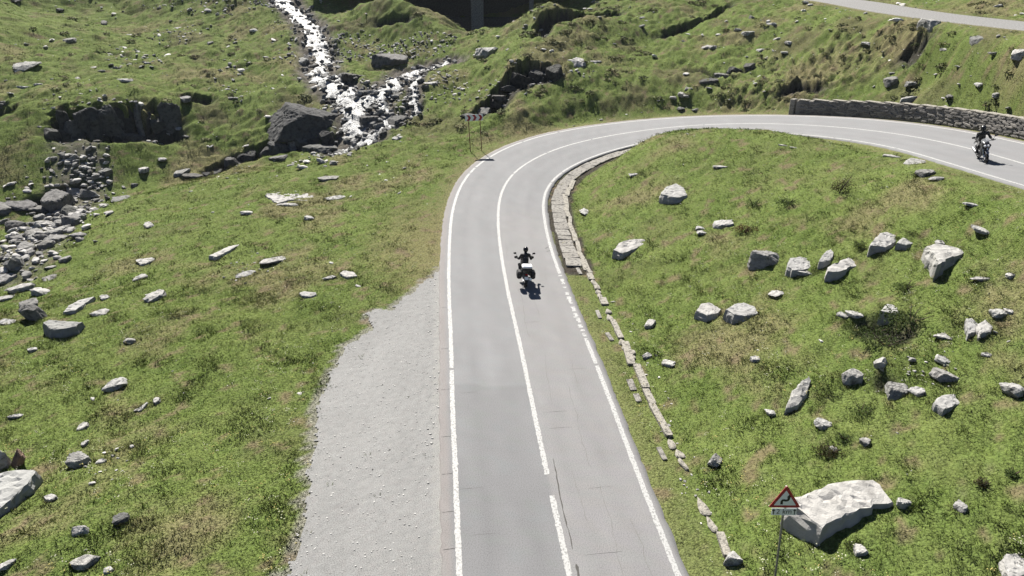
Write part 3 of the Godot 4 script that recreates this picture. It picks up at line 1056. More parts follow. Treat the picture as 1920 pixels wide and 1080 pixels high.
func slab(called: String, at: Vector3, top: Array, tall: float, tone: float, seed_: int, label: String) -> void:
	rng.seed = seed_ * 31 + 7
	var nz := noise(seed_, 1.3, 4)
	var flat := PackedVector2Array()
	var plane := Plane(top[0], top[top.size() / 3], top[top.size() * 2 / 3])
	var rim := []
	var long := 0.0
	for p in top: long = maxf(long, p.length())
	var step := clampf(long * 0.11, 0.05, 0.16)
	for i in top.size():
		var a: Vector3 = top[i]
		var b: Vector3 = top[(i + 1) % top.size()]
		var n := maxi(int(a.distance_to(b) / step), 1)
		for k in n:
			var p := a.lerp(b, float(k) / n)
			p += Vector3(nz.get_noise_2d(p.x * 3.0, p.z * 3.0), 0, nz.get_noise_2d(p.x * 3.0 + 9.0, p.z * 3.0)) * step * 0.7
			rim.append(p)
			flat.append(Vector2(p.x, p.z))
	var inside := PackedVector2Array(flat)
	var n_rim := rim.size()
	var pts := rim.duplicate()
	var g := step * 0.9
	var x := -long
	while x < long:
		var z := -long
		while z < long:
			var q := Vector2(x + rng.randf_range(-0.35, 0.35) * g, z + rng.randf_range(-0.35, 0.35) * g)
			z += g
			if not Geometry2D.is_point_in_polygon(q, flat): continue
			var near := 9.0
			for v in flat: near = minf(near, v.distance_to(q))
			if near < g * 0.5: continue
			inside.append(q)
			var y := (plane.d - plane.normal.x * q.x - plane.normal.z * q.y) / plane.normal.y
			var crackle := absf(nz.get_noise_2d(q.x * 1.6 + q.y * 0.9, q.y * 2.2))
			pts.append(Vector3(q.x, y + nz.get_noise_2d(q.x * 2.0, q.y * 2.0) * 0.05 * minf(long, 1.0) - (0.035 * long if crackle < 0.035 else 0.0) + 0.015, q.y))
		x += g
	var st := begin()
	st.set_color(stone_colour(tone, seed_))
	var t := Geometry2D.triangulate_delaunay(inside)
	for k in range(0, t.size(), 3):
		var c := (inside[t[k]] + inside[t[k + 1]] + inside[t[k + 2]]) / 3.0
		if not Geometry2D.is_point_in_polygon(c, flat): continue
		var a: Vector3 = pts[t[k]]
		var b: Vector3 = pts[t[k + 1]]
		var d: Vector3 = pts[t[k + 2]]
		if (b - a).cross(d - a).y > 0.0: tri(st, a, b, d)
		else: tri(st, a, d, b)
	# the broken sides
	var area := 0.0
	for i in n_rim: area += flat[i].cross(flat[(i + 1) % n_rim])
	var rings := [rim]
	for lv in 4:
		var r := []
		for i in n_rim:
			var p: Vector3 = rim[i]
			var o := Vector3(p.x, 0, p.z).normalized()
			var out: float = (nz.get_noise_3d(p.x * 2.0, lv * 0.9, p.z * 2.0) * 0.22 + [0.05, 0.16, 0.3, 0.42][lv]) * minf(tall, 0.6)
			r.append(p + o * out - Vector3(0, [0.12, 0.45, 0.8, 1.0][lv] * tall + (0.45 if lv == 3 else 0.0), 0))
		rings.append(r)
	for lv in 4:
		for i in n_rim:
			var k := (i + 1) % n_rim
			if area > 0.0: quad(st, rings[lv][i], rings[lv + 1][i], rings[lv + 1][k], rings[lv][k])
			else: quad(st, rings[lv][k], rings[lv + 1][k], rings[lv + 1][i], rings[lv][i])
	var o := put(called, done(st), M.slab_stone)
	o.position = at
	var ext := Vector3.ZERO
	for p in top: ext = ext.max((p as Vector3).abs())
	footprints.append([at.x, at.z + tall * 0.3, ext.x * 0.98, ext.z + tall * 0.3])
	tag(o, label, "slab" if called == "stone_slab" else called)


func rock_face(n: int, called: String, label: String, wide: Vector2, tone: Vector2, gap: float) -> void:
	var bk: Array = BANKS[n]
	var path: Array = bk[2]
	var mid: Vector2 = path[path.size() / 2]
	var o := thing(called, label, "rock face", Vector3(mid.x, 0, mid.y))
	var k := 0
	for i in path.size() - 1:
		var a: Vector2 = path[i]
		var b: Vector2 = path[i + 1]
		var nn := Vector2(-(b - a).y, (b - a).x).normalized()
		if nn.y < 0.0: nn = -nn
		var s := 0.0
		while s < a.distance_to(b):
			rng.seed = n * 1000 + k * 17 + 3
			var w := rng.randf_range(wide.x, wide.y)
			var out := rng.randf_range(0.0, 1.3)
			var tn := rng.randf_range(tone.x, tone.y)
			if rng.randf() < 0.18: tn *= 2.2
			var h := rng.randf_range(0.45, 1.02)
			var turn := rng.randfn() * 0.3
			var p := a.lerp(b, s / a.distance_to(b)) + nn * out
			var foot := gh(p.x + nn.x * 1.1, p.y + nn.y * 1.1)
			var head := gh(p.x - nn.x * 1.6, p.y - nn.y * 1.6)
			h *= maxf(head - foot, 0.5)
			var m := put("rock", rock_mesh(w, h, w * 0.75, 500 + n * 40 + k, 3, stone_colour(tn, k)), M.rock_big, o)
			m.position = Vector3(p.x - mid.x, foot, p.y - mid.y)
			m.rotation = Vector3(rng.randfn() * 0.1, turn + atan2(nn.x, nn.y), rng.randfn() * 0.16)
			s += w * gap
			k += 1


# ---------- road ----------
func road_at(r: Dictionary, s: float, o: float, lift := 0.0) -> Vector3:
	var i: int = clampi(r.s.bsearch(s), 1, r.s.size() - 1)
	var t: float = clampf((s - r.s[i - 1]) / maxf(r.s[i] - r.s[i - 1], 1e-6), 0.0, 1.0)
	return on_road(r, i - 1, o, lift).lerp(on_road(r, i, o, lift), t)


func half_at(r: Dictionary, s: float) -> float:
	return r.w[clampi(r.s.bsearch(s), 0, r.s.size() - 1)]


func s_of_z(r: Dictionary, z: float) -> float:   # on the near leg
	for i in r.p.size():
		if r.p[i].z <= z: return r.s[i]
	return 0.0


func s_of_far_z(r: Dictionary, z: float) -> float:   # on the far leg
	for i in range(r.p.size() - 1, -1, -1):
		if r.p[i].z <= z: return r.s[i]
	return 0.0


func frame(r: Dictionary, s: float) -> Basis:   # x to the right of travel, y up, z backwards
	var t := (road_at(r, s + 0.3, 0.0) - road_at(r, s - 0.3, 0.0)).normalized()
	var x := (road_at(r, s, 0.5) - road_at(r, s, -0.5)).normalized()
	var y := x.cross(t).normalized()
	return Basis(x, y, x.cross(y))


func build_road(r: Dictionary, called: String, label: String, left: float, right: float, m: Material, painted: bool) -> void:
	var fr := [-1.0, -0.97, -0.94, -0.88, -0.8, -0.7, -0.6, -0.5, -0.4, -0.3, -0.2, -0.1, -0.02, 0.02, 0.1, 0.2, 0.3, 0.4, 0.5, 0.6, 0.7, 0.8, 0.88, 0.94, 1.0]
	var st := SurfaceTool.new()
	st.begin(Mesh.PRIMITIVE_TRIANGLES)
	var n: int = r.p.size()
	var nc := fr.size() + 2
	for i in n:
		var c: Vector3 = r.p[i]
		for k in nc:
			var f: float = fr[clampi(k - 1, 0, fr.size() - 1)]
			var edge := 0.05 * n_fine.get_noise_2d(r.s[i] * 2.6, f * 40.0) + 0.05 * n_mid.get_noise_2d(r.s[i] * 3.0, f * 40.0)
			var o: float = f * (r.w[i] + (left if f < 0.0 else right) + (edge if absf(f) == 1.0 else 0.0))
			var p := on_road(r, i, o)
			var drop := k == 0 or k == nc - 1
			if drop: p.y -= 0.16
			var col := Color(0.152, 0.153, 0.157)
			if painted:
				var a := n_tone.get_noise_2d(p.x * 2.2, p.z * 0.7)
				var b := n_fine.get_noise_2d(p.x * 1.5, p.z * 0.5)
				var near := sm(-46.0, -40.0, p.z) * (1.0 if p.x < 12.0 else 0.0)
				col *= 1.0 + 0.1 * a + 0.07 * b
				if o < -(r.w[i] + 0.12): col = Color(0.165, 0.154, 0.15) * (1.0 + 0.08 * b)
				elif o > 0.05: col = col.lerp(Color(0.168, 0.164, 0.164) * (1.0 + 0.1 * b), 0.7 * near)
				elif near > 0.0 and p.z > -23.4: col *= 0.89
				# the tyres' tracks
				col *= 1.0 - 0.07 * exp(-pow((absf(absf(o) - 1.45) - 0.62) / 0.28, 2.0))
			st.set_color(col)
			st.add_vertex(p)
	for i in n - 1:
		for k in nc - 1:
			var q := i * nc + k
			for e in [q, q + nc, q + 1, q + 1, q + nc, q + nc + 1]: st.add_index(e)
	st.generate_normals()
	tag(put(called, st.commit(), m), label, "road", "", "structure")


func paint(called: String, label: String, r: Dictionary, s0: float, s1: float, off: Callable, wide: float, worn: Vector2, group := "") -> void:
	var st := begin()
	var s := s0
	rng.seed = int(s0 * 13.0) + 5
	while s < s1:
		var e := minf(s + 0.16, s1)
		var bad := s > worn.x and s < worn.y
		if not (rng.randf() < (0.3 if bad else 0.012)):
			var j := 0.012 + (0.03 if bad else 0.0)
			var a: float = off.call(s)
			var b: float = off.call(e)
			var l0 := a - wide * 0.5 + rng.randfn() * j
			var l1 := a + wide * 0.5 + rng.randfn() * j
			quad(st, road_at(r, s, l0, 0.006), road_at(r, s, l1, 0.006), road_at(r, e, b + wide * 0.5 + rng.randfn() * j * 0.5, 0.006), road_at(r, e, b - wide * 0.5 + rng.randfn() * j * 0.5, 0.006))
		s = e
	var o := put(called, done(st), M.paint)
	tag(o, label, "road marking", group, "structure")


func crack(st: SurfaceTool, r: Dictionary, s: float, o: float, ds: float, do_: float, steps: int, wide: float, wob: float) -> void:
	var pa := Vector3.ZERO
	var pb := Vector3.ZERO
	for k in steps + 1:
		var w := wide * (0.35 + rng.randf()) * (0.4 if k == 0 or k == steps else 1.0)
		var c := road_at(r, s, o, 0.0045)
		var dirn := (road_at(r, s + ds, o + do_, 0.0045) - c).normalized()
		var side := dirn.cross(Vector3.UP) * w * 0.5
		if k > 0: quad(st, pb, pa, c - side, c + side)
		pa = c - side
		pb = c + side
		s += ds * rng.randf_range(0.7, 1.3)
		o += do_ + rng.randfn() * wob


func build_cracks(r: Dictionary) -> void:
	rng.seed = 31
	var st := begin()
	# the long open joint beside the centre line
	crack(st, r, s_of_z(r, -11.0), 0.33, 0.16, -0.002, 22, 0.1, 0.015)
	crack(st, r, s_of_z(r, -15.0), 0.25, 0.2, 0.0, 22, 0.035, 0.012)
	var wide := st
	st = begin()
	for e in [[-12.0, 1.35, 40], [-13.0, 2.2, 22], [-18.5, 1.5, 30], [-22.0, 0.75, 24], [-23.0, 1.9, 16], [-27.0, 0.5, 34], [-29.0, 1.2, 22], [-16.0, 0.9, 16], [-33.0, 2.1, 12], [-36.0, 0.3, 18]]:
		crack(st, r, s_of_z(r, e[0]), e[1], 0.25, 0.004, int(e[2] * 0.6), 0.011, 0.028)
	for e in [[-14.9, 0.5, 0.11, 12], [-17.4, 1.2, 0.1, 9], [-20.5, 0.4, 0.12, 7], [-21.6, 0.3, 0.1, 10], [-24.4, 1.7, 0.1, 8], [-28.5, 0.4, 0.1, 7], [-15.9, -2.6, 0.12, 7], [-17.8, -2.9, 0.1, 8], [-13.4, -2.2, 0.12, 9], [-22.9, -2.7, 0.11, 6], [-31.5, -2.5, 0.1, 5]]:
		crack(st, r, s_of_z(r, e[0]), e[1], 0.005, e[2], e[3], 0.009, 0.03)
	tag(put("road_hairlines", done(st), M.hairline), "fine hairline cracks in the asphalt", "cracks", "", "structure")
	st = wide
	# joints of the concrete strip along the lay-by, and its open edge
	for z in [-12.6, -14.1, -15.35, -16.7, -18.5, -20.4, -23.2, -26.4, -30.1]:
		var s := s_of_z(r, z)
		var w := half_at(r, s)
		crack(st, r, s, -w - 0.44, 0.004, 0.05, 7, 0.016, 0.003)
	for z in [-37.2, -36.6]:
		crack(st, r, s_of_z(r, z), 2.55, 0.05, 0.05, 8, 0.05, 0.03)
	tag(put("road_cracks", done(st), M.crack), "dark cracks and open joints in the pale asphalt", "cracks", "", "structure")


func build_layby() -> void:
	var st := SurfaceTool.new()
	st.begin(Mesh.PRIMITIVE_TRIANGLES)
	var step := 0.09
	var x0 := -8.2
	var z0 := -35.4
	var nx := int(8.0 / step)
	var nz := int(27.0 / step)
	var index := {}
	var count := 0
	for j in nz:
		for i in nx:
			var x := x0 + i * step
			var z := z0 + j * step
			if not in_layby(x, z) or grid(dist_g, x, z) < 0.3: continue
			index[j * nx + i] = count
			count += 1
			var f := n_fine.get_noise_2d(x * 3.0, z * 3.0)
			var t := n_tone.get_noise_2d(x * 2.0, z * 0.8)
			var c := Color(0.197, 0.196, 0.192) * (1.0 + 0.12 * f + 0.1 * t)
			if grid(dist_g, x, z) < 0.75: c = c.lerp(Color(0.225, 0.222, 0.211), 0.5 + f * 0.5)
			st.set_color(c)
			st.add_vertex(Vector3(x, gh(x, z) + 0.035 + f * 0.012, z))
	for q in index:
		if index.has(q + 1) and index.has(q + nx) and index.has(q + nx + 1):
			for e in [q, q + 1, q + nx, q + 1, q + nx + 1, q + nx]: st.add_index(index[e])
	st.generate_normals()
	tag(put("gravel_lay_by", st.commit(), M.gravel), "pale gravel lay-by tapering off beside the road", "lay-by", "", "structure")
	var pm := rock_mesh(1.0, 0.7, 0.9, 900, 1, Color(1, 1, 1), 0.2)
	var xf := []
	var cols := []
	rng.seed = 404
	for i in 15000:
		var x := rng.randf_range(-8.0, -2.6)
		var z := rng.randf_range(-35.0, -9.5)
		var edge := grid(dist_g, x, z)
		if not in_layby(x, z) or edge < 0.5: continue
		var s := 0.012 + pow(rng.randf(), 9.0) * 0.06
		if edge < 1.0 and rng.randf() < 0.6: s *= 1.5
		xf.append(Transform3D(Basis.from_euler(Vector3(0, rng.randf() * TAU, 0)).scaled(Vector3(s, s * 0.4, s)), Vector3(x, gh(x, z) + 0.034, z)))
		var g := rng.randf_range(0.2, 0.36) if rng.randf() < 0.985 else 0.05
		cols.append(Color(g, g * 0.985, g * 0.95))
	copies("gravel", pm, M.pebble, xf, cols, "loose pale stones strewn over the lay-by", "gravel")


func build_gutter(r: Dictionary) -> void:
	var g := thing("gutter", "broken concrete gutter with kerb stones along the inside of the bend", "gutter")
	rng.seed = 61
	var slabs := []
	for k in 6:
		var st := begin()
		box(st, Vector3.ZERO, Vector3(1, 1, 1), Basis.IDENTITY, 0.06)
		slabs.append(done(st))
	var kerbs := []
	for k in 5: kerbs.append(rock_mesh(1.0, 1.0, 1.0, 700 + k, 1, Color(1, 1, 1), 0.0))
	var s := s_of_z(r, -14.0)
	var end := s_of_z(r, -57.5) + 7.5
	while s < end:
		var z := road_at(r, s, 0.0).z
		var solid := z < -34.5
		var L := rng.randf_range(0.7, 1.15)
		var w := half_at(r, s)
		if solid or (rng.randf() < 0.3 and z < -17.0):
			var wide := rng.randf_range(0.78, 0.9) if solid else rng.randf_range(0.16, 0.26)
			var o := w + (0.98 if solid else 1.1)
			var p := road_at(r, s + L * 0.5, o)
			var f := frame(r, s + L * 0.5)
			p.y = gh(p.x, p.z)
			var up := Vector3(gh(p.x - 0.4, p.z) - gh(p.x + 0.4, p.z), 0.8, gh(p.x, p.z - 0.4) - gh(p.x, p.z + 0.4)).normalized()
			var zz := (f.z - up * f.z.dot(up)).normalized()
			var bs := Basis(up.cross(zz), up, zz).rotated(up, rng.randfn() * 0.05).rotated(zz, rng.randfn() * 0.05)
			var o_ := put("slab", slabs[rng.randi() % 6], M.concrete if rng.randf() < 0.5 else M.concrete_b, g)
			o_.transform = Transform3D(bs.scaled_local(Vector3(wide, 0.12, (L - rng.randf_range(0.04, 0.15)) * (1.0 if solid else 0.8))), p + up * ((0.03 if solid else -0.01) + rng.randf() * 0.03))
		s += L
	for run in [[-12.5, -16.8, 0.62], [-17.4, -19.4, 0.8], [-19.8, -24.6, 1.0], [-24.8, -34.0, 0.9], [-34.0, -50.0, 1.0]]:
		s = s_of_z(r, run[0])
		var stop := s_of_z(r, run[1])
		while s < stop:
			var L := rng.randf_range(0.9, 2.0) if run[2] > 0.95 else rng.randf_range(0.35, 0.9)
			if rng.randf() < run[2]:
				var w := half_at(r, s)
				var p := road_at(r, s + L * 0.5, w + 1.58 + rng.randfn() * 0.05)
				var f := frame(r, s + L * 0.5).rotated(Vector3.UP, rng.randfn() * 0.08)
				p.y = gh(p.x, p.z) - 0.03
				var o := put("kerb_stone", kerbs[rng.randi() % 5] if rng.randf() < 0.7 and run[2] < 0.95 else slabs[rng.randi() % 6], M.kerb, g)
				o.transform = Transform3D(f.scaled_local(Vector3(rng.randf_range(0.22, 0.36), rng.randf_range(0.1, 0.15), L * 0.985)), p)
				if o.mesh in slabs: o.position.y += 0.07
			s += L


func build_wall(r: Dictionary) -> void:
	var g := thing("stone_wall", "long grey rubble stone wall with a pale coping along the outside of the bend", "wall")
	rng.seed = 99
	var s0 := s_of_z(r, -59.5)
	for i in r.p.size():
		if r.p[i].x > 20.35:
			s0 = r.s[i]
			break
	var s1 := s_of_far_z(r, -27.0)
	var shapes := []
	for k in 8:
		var st := begin()
		var h := Vector3(0.5, 0.5, 0.5)
		box(st, Vector3.ZERO, Vector3(1, 1, 1), Basis(Vector3(1, rng.randfn() * 0.05, 0), Vector3(rng.randfn() * 0.12, 1, 0), Vector3(rng.randfn() * 0.1, rng.randfn() * 0.1, 1)), 0.14)
		shapes.append(done(st))
	var tall := 1.02
	# the core
	var st := begin()
	var s := s0
	while s < s1:
		var e := minf(s + 0.6, s1)
		var w0 := half_at(r, s)
		var w1 := half_at(r, e)
		var q := [road_at(r, s, -w0 - 1.02, -0.3), road_at(r, e, -w1 - 1.02, -0.3), road_at(r, e, -w1 - 1.45, -0.3), road_at(r, s, -w0 - 1.45, -0.3)]
		var t := []
		for p in q: t.append(p + Vector3(0, tall + 0.3, 0))
		quad(st, q[0], t[0], t[1], q[1])
		quad(st, q[2], t[2], t[3], q[3])
		quad(st, t[0], t[3], t[2], t[1])
		if s == s0: quad(st, q[3], t[3], t[0], q[0])
		s = e
	put("core", done(st), M.mortar, g)
	# stones of the face
	var mats := [M.wall_a, M.wall_b, M.wall_c, M.wall_a]
	var courses := 7
	for c in courses:
		s = s0 + rng.randf_range(0.0, 0.25)
		while s < s1 - 5.0:
			var L := rng.randf_range(0.35, 0.8)
			var hh := tall / courses * rng.randf_range(0.7, 1.2)
			var w := half_at(r, s + L * 0.5)
			var p := road_at(r, s + L * 0.5, -w - 1.02)
			p.y += (c + 0.5) * tall / courses + rng.randfn() * 0.02
			var f := frame(r, s + L * 0.5)
			var bs := Basis(f.z, Vector3.UP, f.z.cross(Vector3.UP)).orthonormalized().rotated(f.x, rng.randfn() * 0.11)
			var o := put("stone", shapes[rng.randi() % 8], mats[rng.randi() % 4], g)
			o.transform = Transform3D(bs.scaled_local(Vector3(L * 0.95, hh * 0.93, 0.16)), p + f.x * rng.randf_range(-0.03, 0.035))
			s += L
	# coping
	s = s0 - 0.05
	var k := 0
	while s < s1:
		var L := rng.randf_range(0.9, 1.4)
		var w := half_at(r, s + L * 0.5)
		var f := frame(r, s + L * 0.5)
		var cs := begin()
		box(cs, Vector3.ZERO, Vector3(0.54, 0.09, L * 0.985), Basis.IDENTITY, 0.02)
		var o := put("coping", done(cs), M.kerb, g)
		o.transform = Transform3D(Basis(f.z.cross(Vector3.UP) * -1.0, Vector3.UP, f.z).orthonormalized(), road_at(r, s + L * 0.5, -w - 1.235, tall + 0.045 + rng.randf() * 0.012))
		s += L
	var es := begin()
	box(es, Vector3(0, tall * 0.5, 0), Vector3(0.6, tall + 0.3, 0.42), Basis.IDENTITY, 0.05)
	var o := put("end_pier", done(es), M.kerb, g)
	var f0 := frame(r, s0)
	o.transform = Transform3D(Basis(f0.z.cross(Vector3.UP) * -1.0, Vector3.UP, f0.z).orthonormalized(), road_at(r, s0 - 0.25, -half_at(r, s0) - 1.235))


# ---------- water, rubble, shrubs ----------
func build_streams() -> void:
	var nz := noise(88, 0.9, 4)
	var count := 0
	var stones := []
	for sdef in STREAMS:
		var path: Array = sdef[1]
		var fine := []
		for i in path.size() - 1:
			var a: Vector2 = path[maxi(i - 1, 0)]
			var b: Vector2 = path[i]
			var c: Vector2 = path[i + 1]
			var d: Vector2 = path[mini(i + 2, path.size() - 1)]
			var n := int(ceil(b.distance_to(c) / 0.22))
			for k in n: fine.append(b.cubic_interpolate(c, a, d, float(k) / n))
		fine.append(path[path.size() - 1])
		var st := SurfaceTool.new()
		st.begin(Mesh.PRIMITIVE_TRIANGLES)
		var cols := 9
		for i in fine.size():
			var t: Vector2 = (fine[mini(i + 1, fine.size() - 1)] - fine[maxi(i - 1, 0)]).normalized()
			var side := Vector2(-t.y, t.x)
			var w: float = sdef[0] * (0.75 + 0.5 * nz.get_noise_2d(i * 0.25, count * 9.0))
			var slip := nz.get_noise_2d(i * 0.12, 50.0 + count) * 0.5
			for k in cols:
				var u := (k / (cols - 1.0) - 0.5) * 2.0
				var q: Vector2 = fine[i] + side * (u * w * 1.02 + slip + nz.get_noise_2d(i * 0.6, k * 3.0 + count) * 0.12)
				var turb := nz.get_noise_2d(q.x * 2.2, q.y * 1.3)
				var y := gh(q.x, q.y) * 0.5 + gh(fine[i].x, fine[i].y) * 0.5 + 0.16 - 0.22 * u * u + turb * 0.2
				var streak := nz.get_noise_2d(i * 0.16 + 300.0, k * 1.9 + count * 17.0)
				var foam := clampf(0.72 + turb * 0.8 + streak * 1.1 - u * u * 0.25, 0.0, 1.0)
				st.set_color(Color(0.06, 0.068, 0.072).lerp(Color(0.27, 0.275, 0.28), foam))
				st.add_vertex(Vector3(q.x, y, q.y))
			if i % 3 == 0: stones.append([fine[i], side, w, count])
		for i in fine.size() - 1:
			for k in cols - 1:
				var q := i * cols + k
				for e in [q, q + 1, q + cols, q + 1, q + cols + 1, q + cols]: st.add_index(e)
		st.generate_normals()
		tag(put("stream_water", st.commit(), M.water), ["white water of the left stream branch tumbling down to the falls", "thin side channel of the left stream branch", "white water of the right stream branch", "right waterfall dropping into the pool", "narrow outermost cascade right of the falls", "water running out of the pool below the falls"][count], "stream", "", "structure")
		count += 1
	# small wet stones in and beside the water
	rng.seed = 4321
	var shape := rock_mesh(1.0, 0.7, 0.85, 860, 1, Color(1, 1, 1), 0.3)
	rng.seed = 4321
	var xf := []
	var sc := []
	for e in stones:
		for k in 7:
			var u := rng.randfn() * 0.9
			var q: Vector2 = e[0] + e[1] * (u * e[2]) + Vector2(rng.randfn(), rng.randfn()) * 0.3
			var s := 0.14 + pow(rng.randf(), 2.5) * 0.55
			if absf(u) < 0.7 and rng.randf() < 0.6: continue
			xf.append(Transform3D(Basis.from_euler(Vector3(rng.randfn() * 0.2, rng.randf() * TAU, rng.randfn() * 0.2)).scaled_local(Vector3(s * 1.2, s * rng.randf_range(0.5, 0.9), s)), Vector3(q.x, gh(q.x, q.y) + 0.05, q.y)))
			var tone := rng.randf_range(0.035, 0.2)
			sc.append(Color(tone, tone * 0.98, tone * 0.95))
	copies("stream_stones", shape, M.pebble, xf, sc, "small dark wet stones in and beside the white stream", "stones")
	# boulders that line and split the water
	rng.seed = 1234
	var n := 0
	for e in stones:
		if rng.randf() > 0.5 or n >= 90: continue
		n += 1
		var u := rng.randf_range(0.4, 2.2) * (1.0 if rng.randf() < 0.5 else -1.0)
		var q: Vector2 = e[0] + e[1] * (u * e[2] * 0.75)
		var w := 0.4 + pow(rng.randf(), 2.0) * 1.3
		var tone := rng.randf_range(0.1, 0.42)
		rk("boulder", q.x, q.y, w, w * rng.randf_range(0.3, 0.65), w * rng.randf_range(0.7, 1.1), rng.randf() * 360.0, rng.randfn() * 10.0, tone, 2, 2000 + n, ["large", "medium-sized", "small"][0 if w > 1.0 else 1 if w > 0.6 else 2] + (" dark" if tone < 0.24 else " grey") + " wet boulder " + ["lining the left stream branch", "beside the thin side channel of the left branch", "lining the right stream branch", "beside the right waterfall", "beside the narrow outermost cascade", "where the water runs out below the falls"][e[3]] + ([", high up", ", half way down", ", near the falls"][0 if q.y < -88.0 else 1 if q.y < -73.0 else 2] if e[3] == 0 else ""), "boulders along stream branch " + ["one", "two", "three", "four", "five", "six"][e[3]])


func build_rubble() -> void:
	rng.seed = 808
	var shapes := []
	for k in 4: shapes.append(rock_mesh(1.0, 0.6, 0.85, 820 + k, 1, Color(1, 1, 1), 0.3))
	var xf := [[], [], [], []]
	var cols := [[], [], [], []]
	var big := 0
	for d in SCREE:
		var n := int(clampf(d[2] * d[3] * 5.0 / (0.3 + d[4] * 4.0) * 1.6, 14, 240)) * (2 if d[1] < -58.0 and d[0] > -22.0 and d[0] < -5.0 else 1)
		for i in n:
			var a := rng.randf() * TAU
			var q := sqrt(rng.randf())
			var x: float = d[0] + cos(a) * q * d[2]
			var z: float = d[1] + sin(a) * q * d[3]
			if grid(dist_g, x, z) < 0.6 or in_layby(x, z): continue
			var s: float = d[4] * rng.randf_range(0.35, 1.0) * (1.0 + pow(rng.randf(), 5.0))
			var tone := rng.randf_range(0.16, 0.46) if d[1] > -60.0 and d[0] > -20.0 else rng.randf_range(0.08, 0.42)
			var k := rng.randi() % 4
			xf[k].append(Transform3D(Basis.from_euler(Vector3(rng.randfn() * 0.25, rng.randf() * TAU, rng.randfn() * 0.25)).scaled_local(Vector3(s * 1.2, s * rng.randf_range(0.3, 0.75), s)), Vector3(x, gh(x, z), z)))
			cols[k].append(Color(tone, tone * 0.97, tone * 0.92))
	# a thin scatter of stones over all the slopes
	for i in 3600:
		var z := -10.0 - pow(rng.randf(), 0.8) * 95.0
		var x := rng.randf_range(-1.0, 1.0) * (-z * 0.82)
		if grid(dist_g, x, z) < 1.0 or in_layby(x, z): continue
		if z > -50.0 and rng.randf() < 0.8: continue
		if n_patch.get_noise_2d(x * 0.8, z * 0.8 + 99.0) < -0.05 and heath(x, z) < 0.3: continue
		var s := (0.07 + pow(rng.randf(), 4.0) * 0.42) * lerpf(0.5, 1.4, hill(x, z))
		var k := rng.randi() % 4
		xf[k].append(Transform3D(Basis.from_euler(Vector3(rng.randfn() * 0.2, rng.randf() * TAU, rng.randfn() * 0.2)).scaled_local(Vector3(s * 1.4, s * rng.randf_range(0.3, 0.7), s)), Vector3(x, gh(x, z), z)))
		var tone := rng.randf_range(0.16, 0.5)
		cols[k].append(Color(tone, tone * 0.97, tone * 0.92))
	var says := ["grey rubble filling the channels and stream banks", "broken stones lying in patches on the slopes", "small pale stones scattered through the grass", "loose scree on the hillside"]
	for k in 4: copies("rubble", shapes[k], M.pebble, xf[k], cols[k], says[k], "rubble")


func leaf_clump(st: SurfaceTool, at: Vector3, size: Vector3, n: int, leaf: float, c0: Color, c1: Color) -> void:
	for i in n:
		var u := Vector3(rng.randfn(), absf(rng.randfn()), rng.randfn()).normalized()
		var p := at + u * size * (0.55 + 0.5 * sqrt(rng.randf()))
		var a := Vector3(rng.randfn(), rng.randfn() * 0.6, rng.randfn()).normalized() * leaf * rng.randf_range(0.6, 1.3)
		var b := a.cross((u + Vector3(rng.randfn(), rng.randfn(), rng.randfn()) * 0.5).normalized()).normalized() * leaf * 0.45
		st.set_color(c0.lerp(c1, rng.randf()))
		quad(st, p - a, p - b, p + a, p + b)


func shrub(x: float, z: float, w: float, h: float, c0: Color, c1: Color, label: String, n := 260) -> void:
	var o := thing("shrub", label, "shrub", Vector3(x, gh(x, z), z))
	var st := begin()
	for k in 6:
		var a := rng.randf() * TAU
		var q := rng.randf_range(0.1, 0.45) * w
		var s := rng.randf_range(0.22, 0.42)
		leaf_clump(st, Vector3(cos(a) * q, h * 0.05, sin(a) * q * 0.8), Vector3(w * s, h * rng.randf_range(0.4, 0.9), w * s * 0.9), int(n * 0.32), 0.03 + w * 0.012, c0, c1)
	put("foliage", done(st), M.grass, o)
	var ss := begin()
	for k in 7:
		var a := rng.randf() * TAU
		tube(ss, [Vector3(0, -0.05, 0), Vector3(cos(a) * w * 0.18, h * 0.45, sin(a) * w * 0.18), Vector3(cos(a) * w * 0.4, h * 0.95, sin(a) * w * 0.36)], [0.02, 0.014, 0.005], 5)
	put("stem", done(ss), M.twig, o)


